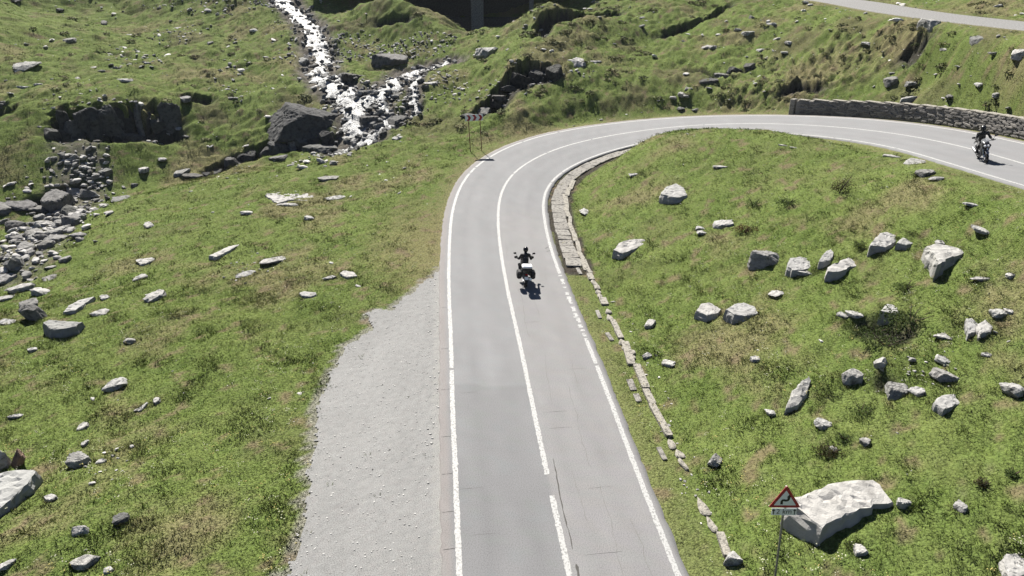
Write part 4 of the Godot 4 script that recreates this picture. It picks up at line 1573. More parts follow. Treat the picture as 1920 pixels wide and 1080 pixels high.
func build_shrubs() -> void:
	rng.seed = 55
	var dark := Color(0.04, 0.058, 0.02)
	var brown := Color(0.08, 0.06, 0.032)
	var green := Color(0.08, 0.115, 0.035)
	shrub(16.9, -34.9, 1.3, 0.95, Color(0.018, 0.02, 0.01), Color(0.05, 0.04, 0.02), "dark round bush standing alone on the mound")
	shrub(13.3, -36.9, 0.75, 0.5, dark, green, "small dark green shrub above the reddish shrub")
	shrub(12.15, -34.3, 1.3, 0.55, Color(0.05, 0.028, 0.016), Color(0.11, 0.065, 0.035), "low reddish-brown dwarf shrub beside a pale rock")
	shrub(14.7, -35.6, 1.3, 0.35, dark, green, "low dark green patch of shrub left of the round bush")
	shrub(14.9, -23.4, 1.9, 0.5, Color(0.024, 0.036, 0.013), Color(0.055, 0.078, 0.025), "dark leafy shrub filling the right part of the grassy hollow", 420)
	shrub(14.0, -23.9, 1.7, 0.45, Color(0.024, 0.036, 0.013), Color(0.06, 0.085, 0.027), "dark leafy shrub filling the middle of the grassy hollow", 380)
	shrub(13.6, -22.4, 1.5, 0.34, Color(0.024, 0.036, 0.013), Color(0.065, 0.09, 0.03), "low leafy shrub on the lower edge of the grassy hollow", 300)
	shrub(15.6, -25.3, 1.0, 0.35, green, Color(0.075, 0.1, 0.03), "light green shrub uphill of the dark leafy hollow", 260)
	shrub(15.5, -29.2, 0.8, 0.35, green, Color(0.09, 0.11, 0.035), "bright green shrub growing beside the white table rock")
	shrub(10.0, -18.1, 0.75, 0.26, dark, brown, "dark bushy hollow below the wedge-shaped rock")
	shrub(10.6, -18.5, 0.5, 0.22, dark, green, "small dark clump next to the dark bushy hollow", 150)
	shrub(13.1, -15.6, 0.4, 0.22, dark, brown, "dark little clump beyond the very large flat boulder", 140)
	shrub(13.9, -15.7, 0.35, 0.2, dark, green, "dark little clump close to the photo edge beyond the large boulder", 140)
	shrub(11.6, -19.6, 0.9, 0.3, green, Color(0.085, 0.11, 0.035), "leafy green clump below the dark split boulder", 240)
	# dwarf shrubs on the hillside
	var shapes := []
	for k in 3:
		var st := begin()
		leaf_clump(st, Vector3.ZERO, Vector3(0.5, 0.42, 0.5), 90, 0.13, Color(0.7, 0.7, 0.7), Color(1.2, 1.2, 1.2))
		shapes.append(done(st))
	var xf := [[], [], []]
	var cols := [[], [], []]
	for i in 9000:
		var z := rng.randf_range(-106.0, -46.0)
		var x := rng.randf_range(-0.8, 0.8) * -z
		var hf := hill(x, z)
		if hf < 0.4 or grid(dist_g, x, z) < 2.0 or grid(rock_g, x, z) > 0.4: continue
		var bank := sm(0.16, 0.34, n_big.get_noise_2d(x * 2.3 + 31.0, z * 2.3))
		var ht := heath(x, z)
		bank = maxf(bank, ht * 1.4)
		if x > 1.0 and x < 13.0 and z < -76.0: bank = maxf(bank, 0.55)
		bank *= 0.2 if x < -8.0 else 0.5
		if rng.randf() > bank: continue
		var s := rng.randf_range(0.5, 1.2) * (0.62 if ht > 0.2 else 0.85)
		var k := rng.randi() % 3
		xf[k].append(Transform3D(Basis(Vector3.UP, rng.randf() * TAU).scaled_local(Vector3(s * 1.3, s * rng.randf_range(0.5, 0.9), s)), Vector3(x, gh(x, z) - 0.04, z)))
		cols[k].append(Color(0.07, 0.085, 0.03).lerp(Color(0.15, 0.14, 0.065), rng.randf()))
	for k in 3: copies("dwarf_shrubs", shapes[k], M.leaf, xf[k], cols[k], ["dark heath and juniper mats on the hillside", "olive dwarf shrubs on the hillside banks", "brown-green dwarf shrubs above the stone wall"][k], "shrubs")


func build_bridge() -> void:
	var g := thing("viaduct", "dark road viaduct crossing the gully at the top, with a paler concrete pier", "bridge", Vector3(-6.9, 0, -108))
	var st := begin()
	box(st, Vector3(-1, 12.6, -2.5), Vector3(44, 10.0, 1.2))
	put("abutment", done(st), M.dark_stone, g)
	st = begin()
	box(st, Vector3(-1, 9.8, 1.4), Vector3(40, 4.6, 1.0), Basis.IDENTITY, 0.05)
	put("added_dark_wall", done(st), M.dark_stone, g)  # added wall, coloured dark to stand in for the shade below the pier
	st = begin()
	box(st, Vector3(-1, 17.6, 1.2), Vector3(40, 1.0, 9.5), Basis.IDENTITY, 0.1)
	put("deck", done(st), M.pale_concrete, g)
	st = begin()
	box(st, Vector3(-1, 18.5, 5.7), Vector3(40, 0.8, 0.3), Basis.IDENTITY, 0.04)
	put("parapet", done(st), M.pale_concrete, g)
	for e in [[2.0, 2.6, 1.75], [9.6, 3.2, 0.6]]:
		st = begin()
		box(st, Vector3(e[0], 13.6, e[1]), Vector3(e[2], 7.2, 0.9), Basis.IDENTITY, 0.05)
		put("pier", done(st), M.pale_concrete, g)


# ---------- signs ----------
func flat_shape(st: SurfaceTool, pts: Array, z: float, thick: float) -> void:   # a flat plate cut to an outline, facing +z
	var pv := PackedVector2Array(pts)
	if Geometry2D.is_polygon_clockwise(pv): pv.reverse()
	var t := Geometry2D.triangulate_polygon(pv)
	for k in range(0, t.size(), 3):
		var a := pv[t[k]]
		var b := pv[t[k + 1]]
		var c := pv[t[k + 2]]
		if (b - a).cross(c - a) < 0.0:
			var q := b
			b = c
			c = q
		tri(st, Vector3(a.x, a.y, z), Vector3(b.x, b.y, z), Vector3(c.x, c.y, z))
		tri(st, Vector3(a.x, a.y, z - thick), Vector3(c.x, c.y, z - thick), Vector3(b.x, b.y, z - thick))
	for k in pv.size():
		var a := pv[k]
		var b := pv[(k + 1) % pv.size()]
		quad(st, Vector3(a.x, a.y, z - thick), Vector3(b.x, b.y, z - thick), Vector3(b.x, b.y, z), Vector3(a.x, a.y, z))


func rounded(corners: Array, r: float) -> Array:
	var o := []
	var n := corners.size()
	for i in n:
		var p: Vector2 = corners[i]
		var a: Vector2 = (corners[(i - 1 + n) % n] - p).normalized()
		var b: Vector2 = (corners[(i + 1) % n] - p).normalized()
		for k in 5:
			var t := k / 4.0
			o.append((p + a * r).lerp(p, t).lerp(p.lerp(p + b * r, t), t))
	return o


func stroke(pts: Array, w: float) -> Array:
	var l := []
	var r := []
	for i in pts.size():
		var d: Vector2 = (pts[mini(i + 1, pts.size() - 1)] - pts[maxi(i - 1, 0)]).normalized()
		var nn := Vector2(-d.y, d.x) * w * 0.5
		l.append(pts[i] + nn)
		r.push_front(pts[i] - nn)
	return l + r


func build_signs() -> void:
	# bend warning by the near road
	var x := 7.05
	var z := -14.1
	var s := thing("warning_sign", "red-bordered triangular double bend warning sign with a 2 km plate", "road sign", Vector3(x, gh(x, z), z), deg_to_rad(-4.0))
	s.rotation.z = deg_to_rad(3.0)
	var st := begin()
	tube(st, [Vector3(0, -0.3, 0), Vector3(0.01, 1.5, 0), Vector3(0, 3.05, 0)], [0.03], 10)
	put("pole", done(st), M.pole, s)
	var base := 2.42
	var a := 0.4
	var hgt := 0.69
	var out := rounded([Vector2(-a, base), Vector2(a, base), Vector2(0, base + hgt)], 0.06)
	st = begin()
	flat_shape(st, out, 0.06, 0.012)
	var face := put("border", done(st), M.red, s)
	var inner := rounded([Vector2(-a + 0.125, base + 0.075), Vector2(a - 0.125, base + 0.075), Vector2(0, base + hgt - 0.15)], 0.03)
	st = begin()
	flat_shape(st, inner, 0.064, 0.003)
	put("panel", done(st), M.sign_white, s)
	st = begin()
	flat_shape(st, out, 0.046, 0.003)
	put("back", done(st), M.sign_back, s)
	var curve := []
	for p in [[-0.085, 0.105], [-0.085, 0.2], [-0.07, 0.232], [-0.035, 0.235], [0.015, 0.225], [0.055, 0.235], [0.075, 0.265], [0.08, 0.335]]: curve.append(Vector2(p[0], base + p[1]))
	st = begin()
	flat_shape(st, stroke(curve, 0.062), 0.068, 0.003)
	flat_shape(st, [Vector2(0.08 - 0.055, base + 0.328), Vector2(0.08 + 0.055, base + 0.328), Vector2(0.08, base + 0.405)], 0.0685, 0.003)
	put("bend_arrow", done(st), M.sign_black, s)
	st = begin()
	flat_shape(st, rounded([Vector2(-0.31, base - 0.24), Vector2(0.31, base - 0.24), Vector2(0.31, base - 0.02), Vector2(-0.31, base - 0.02)], 0.02), 0.062, 0.01)
	put("distance_plate", done(st), M.sign_white, s)
	var tm := TextMesh.new()
	tm.text = "2 km"
	var font := SystemFont.new()
	font.font_names = PackedStringArray(["Droid Sans"])
	tm.font = font
	tm.font_size = 32
	tm.pixel_size = 0.0055
	tm.depth = 0.004
	var to := put("lettering", tm, M.sign_black, s)
	to.position = Vector3(0.005, base - 0.128, 0.0655)
	for sx in [-0.258, 0.262]:
		st = begin()
		box(st, Vector3(sx, base - 0.135, 0.0655), Vector3(0.022, 0.16, 0.004))
		flat_shape(st, [Vector2(sx - 0.042, base - 0.1), Vector2(sx + 0.042, base - 0.1), Vector2(sx, base - 0.04)], 0.068, 0.004)
		put("arrow", done(st), M.sign_black, s)
	for y in [base + 0.2, base - 0.12]:
		st = begin()
		box(st, Vector3(0, y, 0.038), Vector3(0.12, 0.05, 0.03), Basis.IDENTITY, 0.006)
		put("clamp", done(st), M.sign_back, s)
	# chevron board on the outside of the bend
	x = -2.95
	z = -56.0
	var c := thing("chevron_sign", "red and white chevron board on two rusty posts outside the bend", "road sign", Vector3(x, gh(x, z), z), deg_to_rad(6.0))
	c.rotation.z = deg_to_rad(2.2)
	for sx in [-0.42, 0.5]:
		st = begin()
		var gy := gh(x + sx, z) - gh(x, z)
		tube(st, [Vector3(sx, gy - 0.3, 0), Vector3(sx, 2.95, 0)], [0.032], 8)
		put("post", done(st), M.rust, c)
	st = begin()
	box(st, Vector3(0.03, 2.68, 0.05), Vector3(1.42, 0.5, 0.03), Basis.IDENTITY, 0.008)
	put("board", done(st), M.sign_white, c)
	for k in 3:
		var cx := -0.57 + k * 0.46
		st = begin()
		var lo := 2.45
		flat_shape(st, [Vector2(cx, lo), Vector2(cx + 0.2, lo), Vector2(cx + 0.36, lo + 0.23), Vector2(cx + 0.2, lo + 0.46), Vector2(cx, lo + 0.46), Vector2(cx + 0.16, lo + 0.23)], 0.07, 0.004)
		put("chevron", done(st), M.red, c)


# ---------- riders and motorcycles ----------
func body(st: SurfaceTool, bones: Array, cell: float, k := 0.05) -> void:
	# tapered capsules joined by a smooth minimum, meshed as surface nets
	var lo := Vector3.ONE * 99.0
	var hi := -lo
	for b in bones:
		var r: float = maxf(b[2], b[3]) + 0.06
		lo = lo.min(b[0] - Vector3.ONE * r).min(b[1] - Vector3.ONE * r)
		hi = hi.max(b[0] + Vector3.ONE * r).max(b[1] + Vector3.ONE * r)
	var nx := int((hi.x - lo.x) / cell) + 2
	var ny := int((hi.y - lo.y) / cell) + 2
	var nz := int((hi.z - lo.z) / cell) + 2
	var f := PackedFloat32Array()
	f.resize(nx * ny * nz)
	f.fill(1.0)
	for b in bones:
		var a: Vector3 = b[0]
		var ab: Vector3 = b[1] - a
		var L := maxf(ab.length_squared(), 1e-9)
		var m: float = maxf(b[2], b[3]) + k + cell * 2.0
		var p0: Vector3 = (a.min(b[1]) - Vector3.ONE * m - lo) / cell
		var p1: Vector3 = (a.max(b[1]) + Vector3.ONE * m - lo) / cell
		for z in range(maxi(int(p0.z), 0), mini(int(p1.z) + 1, nz)):
			for y in range(maxi(int(p0.y), 0), mini(int(p1.y) + 1, ny)):
				for x in range(maxi(int(p0.x), 0), mini(int(p1.x) + 1, nx)):
					var p := lo + Vector3(x, y, z) * cell
					var t := clampf((p - a).dot(ab) / L, 0.0, 1.0)
					var d: float = p.distance_to(a + ab * t) - lerpf(b[2], b[3], t)
					var q := (z * ny + y) * nx + x
					var h := maxf(k - absf(f[q] - d), 0.0) / k
					f[q] = minf(f[q], d) - h * h * k * 0.25
	var vert := {}
	var sx := 1
	var sy := nx
	var sz := nx * ny
	var corner := [0, sx, sy, sx + sy, sz, sz + sx, sz + sy, sz + sx + sy]
	var edges := [[0, 1], [2, 3], [4, 5], [6, 7], [0, 2], [1, 3], [4, 6], [5, 7], [0, 4], [1, 5], [2, 6], [3, 7]]
	for z in nz - 1:
		for y in ny - 1:
			for x in nx - 1:
				var q := (z * ny + y) * nx + x
				var mask := 0
				for c in 8:
					if f[q + corner[c]] < 0.0: mask += 1
				if mask == 0 or mask == 8: continue
				var sum := Vector3.ZERO
				var n := 0
				for e in edges:
					var a: float = f[q + corner[e[0]]]
					var b: float = f[q + corner[e[1]]]
					if (a < 0.0) == (b < 0.0): continue
					var t := a / (a - b)
					var va := Vector3(e[0] & 1, (e[0] >> 1) & 1, (e[0] >> 2) & 1)
					var vb := Vector3(e[1] & 1, (e[1] >> 1) & 1, (e[1] >> 2) & 1)
					sum += va.lerp(vb, t)
					n += 1
				vert[q] = lo + (Vector3(x, y, z) + sum / n) * cell
	for q in vert:
		var a := f[q] < 0.0
		for ax in [[sx, sy, sz], [sy, sz, sx], [sz, sx, sy]]:
			var d: int = ax[0]
			var u: int = ax[1]
			var w: int = ax[2]
			if not (vert.has(q - u) and vert.has(q - w) and vert.has(q - u - w)): continue
			var b := f[q + d] < 0.0
			if a == b: continue
			if a: quad(st, vert[q - u - w], vert[q - w], vert[q], vert[q - u])
			else: quad(st, vert[q - u - w], vert[q - u], vert[q], vert[q - w])


func person(label: String, xf: Transform3D, forward: float, look: float) -> void:
	var o := Node3D.new()
	o.name = numbered("person")
	add_child(o)
	o.transform = xf
	tag(o, label, "person")
	var st := begin()
	st.set_smooth_group(0)
	var f := -forward
	var sh := Vector3(0, 1.44, 0.0 + f)
	var bones := [
		[Vector3(0, 0.99, 0.22), Vector3(0, 1.2, 0.13 + f * 0.4), 0.15, 0.15], [Vector3(0, 1.2, 0.13 + f * 0.4), Vector3(0, 1.4, 0.03 + f), 0.15, 0.15],
		[Vector3(-0.15, 1.43, f), Vector3(0.15, 1.43, f), 0.085, 0.085], [Vector3(-0.09, 0.96, 0.22), Vector3(0.09, 0.96, 0.22), 0.12, 0.12], [sh, Vector3(0, 1.6, -0.06 + f), 0.07, 0.06]]
	for s in [-1.0, 1.0]:
		bones.append([Vector3(s * 0.2, 1.42, f), Vector3(s * 0.31, 1.18, -0.1 + f * 0.5), 0.068, 0.053])
		bones.append([Vector3(s * 0.31, 1.18, -0.1 + f * 0.5), Vector3(s * 0.355, 1.1, -0.35), 0.053, 0.04])
		bones.append([Vector3(s * 0.355, 1.1, -0.35), Vector3(s * 0.36, 1.095, -0.41), 0.042, 0.038])
		bones.append([Vector3(s * 0.11, 0.94, 0.17), Vector3(s * 0.25, 0.79, -0.24), 0.098, 0.07])
		bones.append([Vector3(s * 0.25, 0.79, -0.24), Vector3(s * 0.235, 0.43, 0.1), 0.066, 0.05])
		bones.append([Vector3(s * 0.235, 0.41, 0.12), Vector3(s * 0.25, 0.37, -0.11), 0.05, 0.042])
	body(st, bones, 0.022)
	for s in [-1.0, 1.0]:   # gloved fingers closed round the grips
		for k in 4:
			var x: float = s * (0.327 + k * 0.022)
			var l: float = [0.9, 1.0, 0.95, 0.8][k]
			tube(st, [Vector3(x, 1.11, -0.39), Vector3(x, 1.117, -0.39 - 0.05 * l), Vector3(x, 1.09, -0.39 - 0.075 * l), Vector3(x, 1.06, -0.39 - 0.055 * l)], [0.0105, 0.0105, 0.0095, 0.008], 6)
		tube(st, [Vector3(s * 0.32, 1.09, -0.375), Vector3(s * 0.306, 1.06, -0.4), Vector3(s * 0.304, 1.05, -0.435)], [0.013, 0.011, 0.009], 6)
	put("body", done(st), M.leather, o)
	var head := Node3D.new()
	head.name = "helmet"
	head.position = Vector3(0, 1.69, -0.09 + f)
	head.rotation.y = look
	head.rotation.x = -0.08
	o.add_child(head)
	st = begin()
	st.set_smooth_group(0)
	loft(st, [[-0.17, -0.045, 0.03, 0.035], [-0.155, -0.04, 0.07, 0.085], [-0.11, -0.02, 0.108, 0.125], [-0.04, 0.0, 0.128, 0.148], [0.04, 0.005, 0.128, 0.145], [0.1, 0.0, 0.108, 0.12], [0.14, -0.005, 0.07, 0.08], [0.155, -0.005, 0.025, 0.03]], 18, 2.1)
	put("shell", done(st), M.gloss, head)
	st = begin()
	st.set_smooth_group(0)
	for i in 10:
		var a0 := lerpf(-1.15, 1.15, i / 10.0)
		var a1 := lerpf(-1.15, 1.15, (i + 1) / 10.0)
		var c0 := Vector3(sin(a0) * 0.122, 0, -cos(a0) * 0.168)
		var c1 := Vector3(sin(a1) * 0.122, 0, -cos(a1) * 0.168)
		quad(st, c1 + Vector3(0, -0.03, 0), c0 + Vector3(0, -0.03, 0), c0 * 0.93 + Vector3(0, 0.065, 0), c1 * 0.93 + Vector3(0, 0.065, 0))
	put("visor", done(st), M.visor, head)
	st = begin()
	box(st, Vector3(0, 1.36, 0.2 + f * 0.85), Vector3(0.16, 0.025, 0.02), Basis.IDENTITY, 0.004)
	put("reflective_strip", done(st), M.grey_metal, o)


func wheel(parent: Node3D, at: Vector3, wide: float) -> void:
	var w := Node3D.new()
	w.name = "wheel"
	w.position = at
	parent.add_child(w, true)
	var st := begin()
	st.set_smooth_group(0)
	ring(st, Vector3.ZERO, Vector3.RIGHT, 0.315 - wide, wide, 28, 10)
	put("tyre", done(st), M.rubber, w)
	st = begin()
	ring(st, Vector3.ZERO, Vector3.RIGHT, 0.315 - wide * 2.0, 0.016, 28, 6)
	tube(st, [Vector3(-0.06, 0, 0), Vector3(0.06, 0, 0)], [0.035], 10)
	for k in 10:
		var a := TAU * k / 10
		tube(st, [Vector3(0.02 * (k % 2 * 2 - 1), 0, 0), Vector3(0, cos(a), sin(a)) * (0.315 - wide * 2.0)], [0.008], 4)
	put("rim", done(st), M.grey_metal, w)
	st = begin()
	for s in [-0.07, 0.07]: tube(st, [Vector3(s - 0.003, 0, 0), Vector3(s + 0.003, 0, 0)], [0.13], 20)
	put("brake_disc", done(st), M.chrome, w)


func arc_strip(st: SurfaceTool, at: Vector3, r: float, a0: float, a1: float, wide: float) -> void:
	for i in 10:
		var p := lerpf(a0, a1, i / 10.0)
		var q := lerpf(a0, a1, (i + 1) / 10.0)
		var v0 := at + Vector3(0, cos(p), sin(p)) * r
		var v1 := at + Vector3(0, cos(q), sin(q)) * r
		var x := Vector3(wide * 0.5, 0, 0)
		quad(st, v0 - x, v1 - x, v1 + x, v0 + x)
		var k := 0.985
		var u0 := at + (v0 - at) * k
		var u1 := at + (v1 - at) * k
		quad(st, u0 + x, u1 + x, u1 - x, u0 - x)


func motorcycle(label: String, xf: Transform3D, tourer: bool) -> void:
	var o := Node3D.new()
	o.name = numbered("motorcycle")
	add_child(o)
	o.transform = xf
	tag(o, label, "motorcycle")
	wheel(o, Vector3(0, 0.315, -0.74), 0.058)
	wheel(o, Vector3(0, 0.315, 0.74), 0.078)
	var st := begin()
	box(st, Vector3(0, 0.46, -0.03), Vector3(0.3, 0.34, 0.44), Basis.IDENTITY, 0.05)
	box(st, Vector3(0, 0.62, -0.14), Vector3(0.24, 0.2, 0.2), Basis(Vector3.RIGHT, 0.4), 0.03)
	tube(st, [Vector3(-0.2, 0.44, 0.0), Vector3(0.2, 0.44, 0.0)], [0.11], 14)
	if tourer: tube(st, [Vector3(-0.36, 0.46, -0.12), Vector3(0.36, 0.46, -0.12)], [0.085], 12)
	put("engine", done(st), M.grey_metal, o)
	st = begin()
	for s in [-1.0, 1.0]:
		tube(st, [Vector3(s * 0.05, 0.95, -0.4), Vector3(s * 0.14, 0.8, -0.1), Vector3(s * 0.13, 0.6, 0.2), Vector3(s * 0.12, 0.36, 0.22)], [0.022], 8)
		tube(st, [Vector3(s * 0.05, 0.88, -0.42), Vector3(s * 0.13, 0.5, -0.3), Vector3(s * 0.13, 0.28, -0.1), Vector3(s * 0.12, 0.3, 0.2)], [0.018], 8)
		tube(st, [Vector3(s * 0.13, 0.75, 0.1), Vector3(s * 0.12, 0.8, 0.75)], [0.016], 8)
	put("frame", done(st), M.black if tourer else M.grey_metal, o)
	st = begin()
	for s in [-1.0, 1.0]: tube(st, [Vector3(s * 0.1, 0.38, 0.18), Vector3(s * 0.11, 0.315, 0.76)], [0.032, 0.026], 8)
	put("swingarm", done(st), M.grey_metal, o)
	for s in [-1.0, 1.0]:
		st = begin()
		tube(st, [Vector3(s * 0.1, 1.0, -0.4), Vector3(s * 0.1, 0.62, -0.57), Vector3(s * 0.1, 0.31, -0.74)], [0.024, 0.026, 0.033], 10)
		put("fork", done(st), M.black if tourer else M.chrome, o)
	st = begin()
	arc_strip(st, Vector3(0, 0.315, -0.74), 0.345, -0.9, 1.3, 0.14)
	put("front_mudguard", done(st), M.black if tourer else M.grey_metal, o)
	st = begin()
	arc_strip(st, Vector3(0, 0.315, 0.74), 0.36, -0.6, 1.2, 0.17)
	put("rear_mudguard", done(st), M.black, o)
	st = begin()
	st.set_smooth_group(0)
	loft(st, [[-0.44, 0.96, 0.05, 0.05], [-0.4, 0.96, 0.13, 0.1], [-0.26, 0.95, 0.18, 0.14], [-0.08, 0.92, 0.17, 0.13], [0.03, 0.88, 0.11, 0.08], [0.06, 0.87, 0.05, 0.04]], 16, 2.4)
	put("fuel_tank", done(st), M.gloss, o)
	st = begin()
	st.set_smooth_group(0)
	loft(st, [[0.0, 0.84, 0.08, 0.04], [0.06, 0.84, 0.13, 0.05], [0.3, 0.84, 0.16, 0.05], [0.38, 0.87, 0.16, 0.06], [0.66, 0.9, 0.14, 0.05], [0.72, 0.9, 0.06, 0.03]], 14, 3.0)
	put("seat", done(st), M.black, o)
	st = begin()
	st.set_smooth_group(0)
	loft(st, [[0.3, 0.78, 0.1, 0.05], [0.6, 0.8, 0.13, 0.07], [0.85, 0.84, 0.1, 0.06], [0.98, 0.86, 0.05, 0.03]], 12, 2.6)
	put("tail", done(st), M.gloss if tourer else M.white_gloss, o)
	st = begin()
	st.set_smooth_group(0)
	loft(st, [[-0.86, 0.86, 0.05, 0.04], [-0.8, 0.9, 0.13, 0.11], [-0.62, 0.95, 0.17, 0.15], [-0.45, 0.96, 0.14, 0.12]], 14, 2.5)
	put("front_fairing", done(st), M.gloss, o)
	for s in [-1.0, 1.0]:
		st = begin()
		var c := [Vector3(s * 0.17, 1.02, -0.56), Vector3(s * 0.2, 0.9, -0.28), Vector3(s * 0.2, 0.62, -0.2), Vector3(s * 0.17, 0.6, -0.4), Vector3(s * 0.15, 0.8, -0.62)]
		var inn := []
		for p in c: inn.append(p * Vector3(0.82, 1, 1))
		for k in range(1, 4):
			tri(st, c[0], c[k], c[k + 1])
			tri(st, inn[0], inn[k + 1], inn[k])
		for k in 5: quad(st, c[k], c[(k + 1) % 5], inn[(k + 1) % 5], inn[k])
		put("side_panel", done(st), M.gloss if tourer else M.grey_metal, o)
		st = begin()
		st.set_smooth_group(0)
		loft(st, [[-0.875, 0.9, 0.02, 0.02], [-0.865, 0.9, 0.052, 0.05], [-0.8, 0.9, 0.06, 0.058]], 12, 2.1)
		var hl := put("headlight", done(st), M.lamp_glass, o)
		hl.position.x = s * 0.07
	st = begin()
	for i in 8:
		var a0 := lerpf(-1.0, 1.0, i / 8.0)
		var a1 := lerpf(-1.0, 1.0, (i + 1) / 8.0)
		for e in 2:
			var b0 := Vector3(a0 * 0.17, 1.03, -0.72 + a0 * a0 * 0.12)
			var b1 := Vector3(a1 * 0.17, 1.03, -0.72 + a1 * a1 * 0.12)
			var up := Vector3(0, 0.3 if tourer else 0.2, 0.2)
			var u0 := b0 + up * (1.0 - a0 * a0 * 0.35)
			var u1 := b1 + up * (1.0 - a1 * a1 * 0.35)
			if e == 0: quad(st, b1, b0, u0, u1)
	put("windscreen", done(st), M.glass if not tourer else M.visor, o)
	st = begin()
	tube(st, [Vector3(-0.47, 1.085, -0.425), Vector3(-0.28, 1.09, -0.43), Vector3(-0.1, 1.04, -0.42), Vector3(0.1, 1.04, -0.42), Vector3(0.28, 1.09, -0.43), Vector3(0.47, 1.085, -0.425)], [0.013], 8)
	put("handlebar", done(st), M.grey_metal, o)
	for s in [-1.0, 1.0]:
		st = begin()
		tube(st, [Vector3(s * 0.31, 1.09, -0.43), Vector3(s * 0.47, 1.085, -0.425)], [0.019], 8)
		put("grip", done(st), M.rubber, o)
		if tourer:
			st = begin()
			loft(st, [[-0.56, 1.08, 0.06, 0.05], [-0.5, 1.09, 0.09, 0.075], [-0.47, 1.09, 0.085, 0.07]], 10, 3.0)
			put("hand_guard", done(st), M.black, o).position.x = s * 0.42
		var mr := Node3D.new()
		mr.name = "mirror"
		o.add_child(mr, true)
		st = begin()
		tube(st, [Vector3(s * 0.33, 1.1, -0.44), Vector3(s * 0.4, 1.22, -0.47), Vector3(s * 0.47, 1.3, -0.47)], [0.008], 6)
		put("stem", done(st), M.black, mr)
		st = begin()
		loft(st, [[-0.5, 1.32, 0.05, 0.03], [-0.48, 1.32, 0.08, 0.05], [-0.455, 1.32, 0.078, 0.048]], 12, 2.6)
		put("head", done(st), M.black, mr).position.x = s * 0.49
		st = begin()
		tube(st, [Vector3(s * 0.14, 0.38, 0.08), Vector3(s * 0.3, 0.36, 0.06)], [0.016], 6)
		put("footpeg", done(st), M.grey_metal, o)
	st = begin()
	tube(st, [Vector3(0.13, 0.5, -0.3), Vector3(0.15, 0.24, -0.15), Vector3(0.17, 0.26, 0.3), Vector3(0.19, 0.4, 0.6)], [0.024], 8)
	tube(st, [Vector3(0.19, 0.39, 0.5), Vector3(0.21, 0.52, 0.95)], [0.06, 0.068], 12)
	put("exhaust", done(st), M.chrome if tourer else M.grey_metal, o)
	st = begin()
	box(st, Vector3(0, 0.6, 1.04), Vector3(0.2, 0.15, 0.008), Basis(Vector3.RIGHT, -0.35))
	put("licence_plate", done(st), M.sign_white, o)
	st = begin()
	box(st, Vector3(0, 0.79, 1.02), Vector3(0.14, 0.05, 0.04), Basis.IDENTITY, 0.012)
	put("tail_light", done(st), M.red_lens, o)
	for s in [-1.0, 1.0]:
		st = begin()
		box(st, Vector3(s * 0.15, 0.75, 1.0), Vector3(0.07, 0.03, 0.03), Basis.IDENTITY, 0.008)
		put("indicator", done(st), M.pale_concrete, o)
	if not tourer: return
	for s in [-1.0, 1.0]:
		st = begin()
		box(st, Vector3(s * 0.345, 0.66, 0.66), Vector3(0.24, 0.38, 0.48), Basis(Vector3.RIGHT, -0.06), 0.06)
		put("pannier", done(st), M.black, o)
	var tc := Node3D.new()
	tc.name = "top_case"
	o.add_child(tc)
	st = begin()
	box(st, Vector3(0, 1.06, 0.88), Vector3(0.5, 0.2, 0.4), Basis.IDENTITY, 0.05)
	put("case", done(st), M.black, tc)
	st = begin()
	box(st, Vector3(0, 1.2, 0.88), Vector3(0.52, 0.12, 0.42), Basis.IDENTITY, 0.055)
	put("lid", done(st), M.white_gloss, tc)


func seat_on(r: Dictionary, s: float, o: float, back: bool, lean: float, steer: float) -> Transform3D:
	var f := frame(r, s)
	var bs := f.orthonormalized()
	if back: bs = bs.rotated(bs.y, PI)
	bs = bs.rotated(bs.y, steer)
	bs = bs.rotated(bs.z, lean)
	return Transform3D(bs, road_at(r, s, o, 0.004))


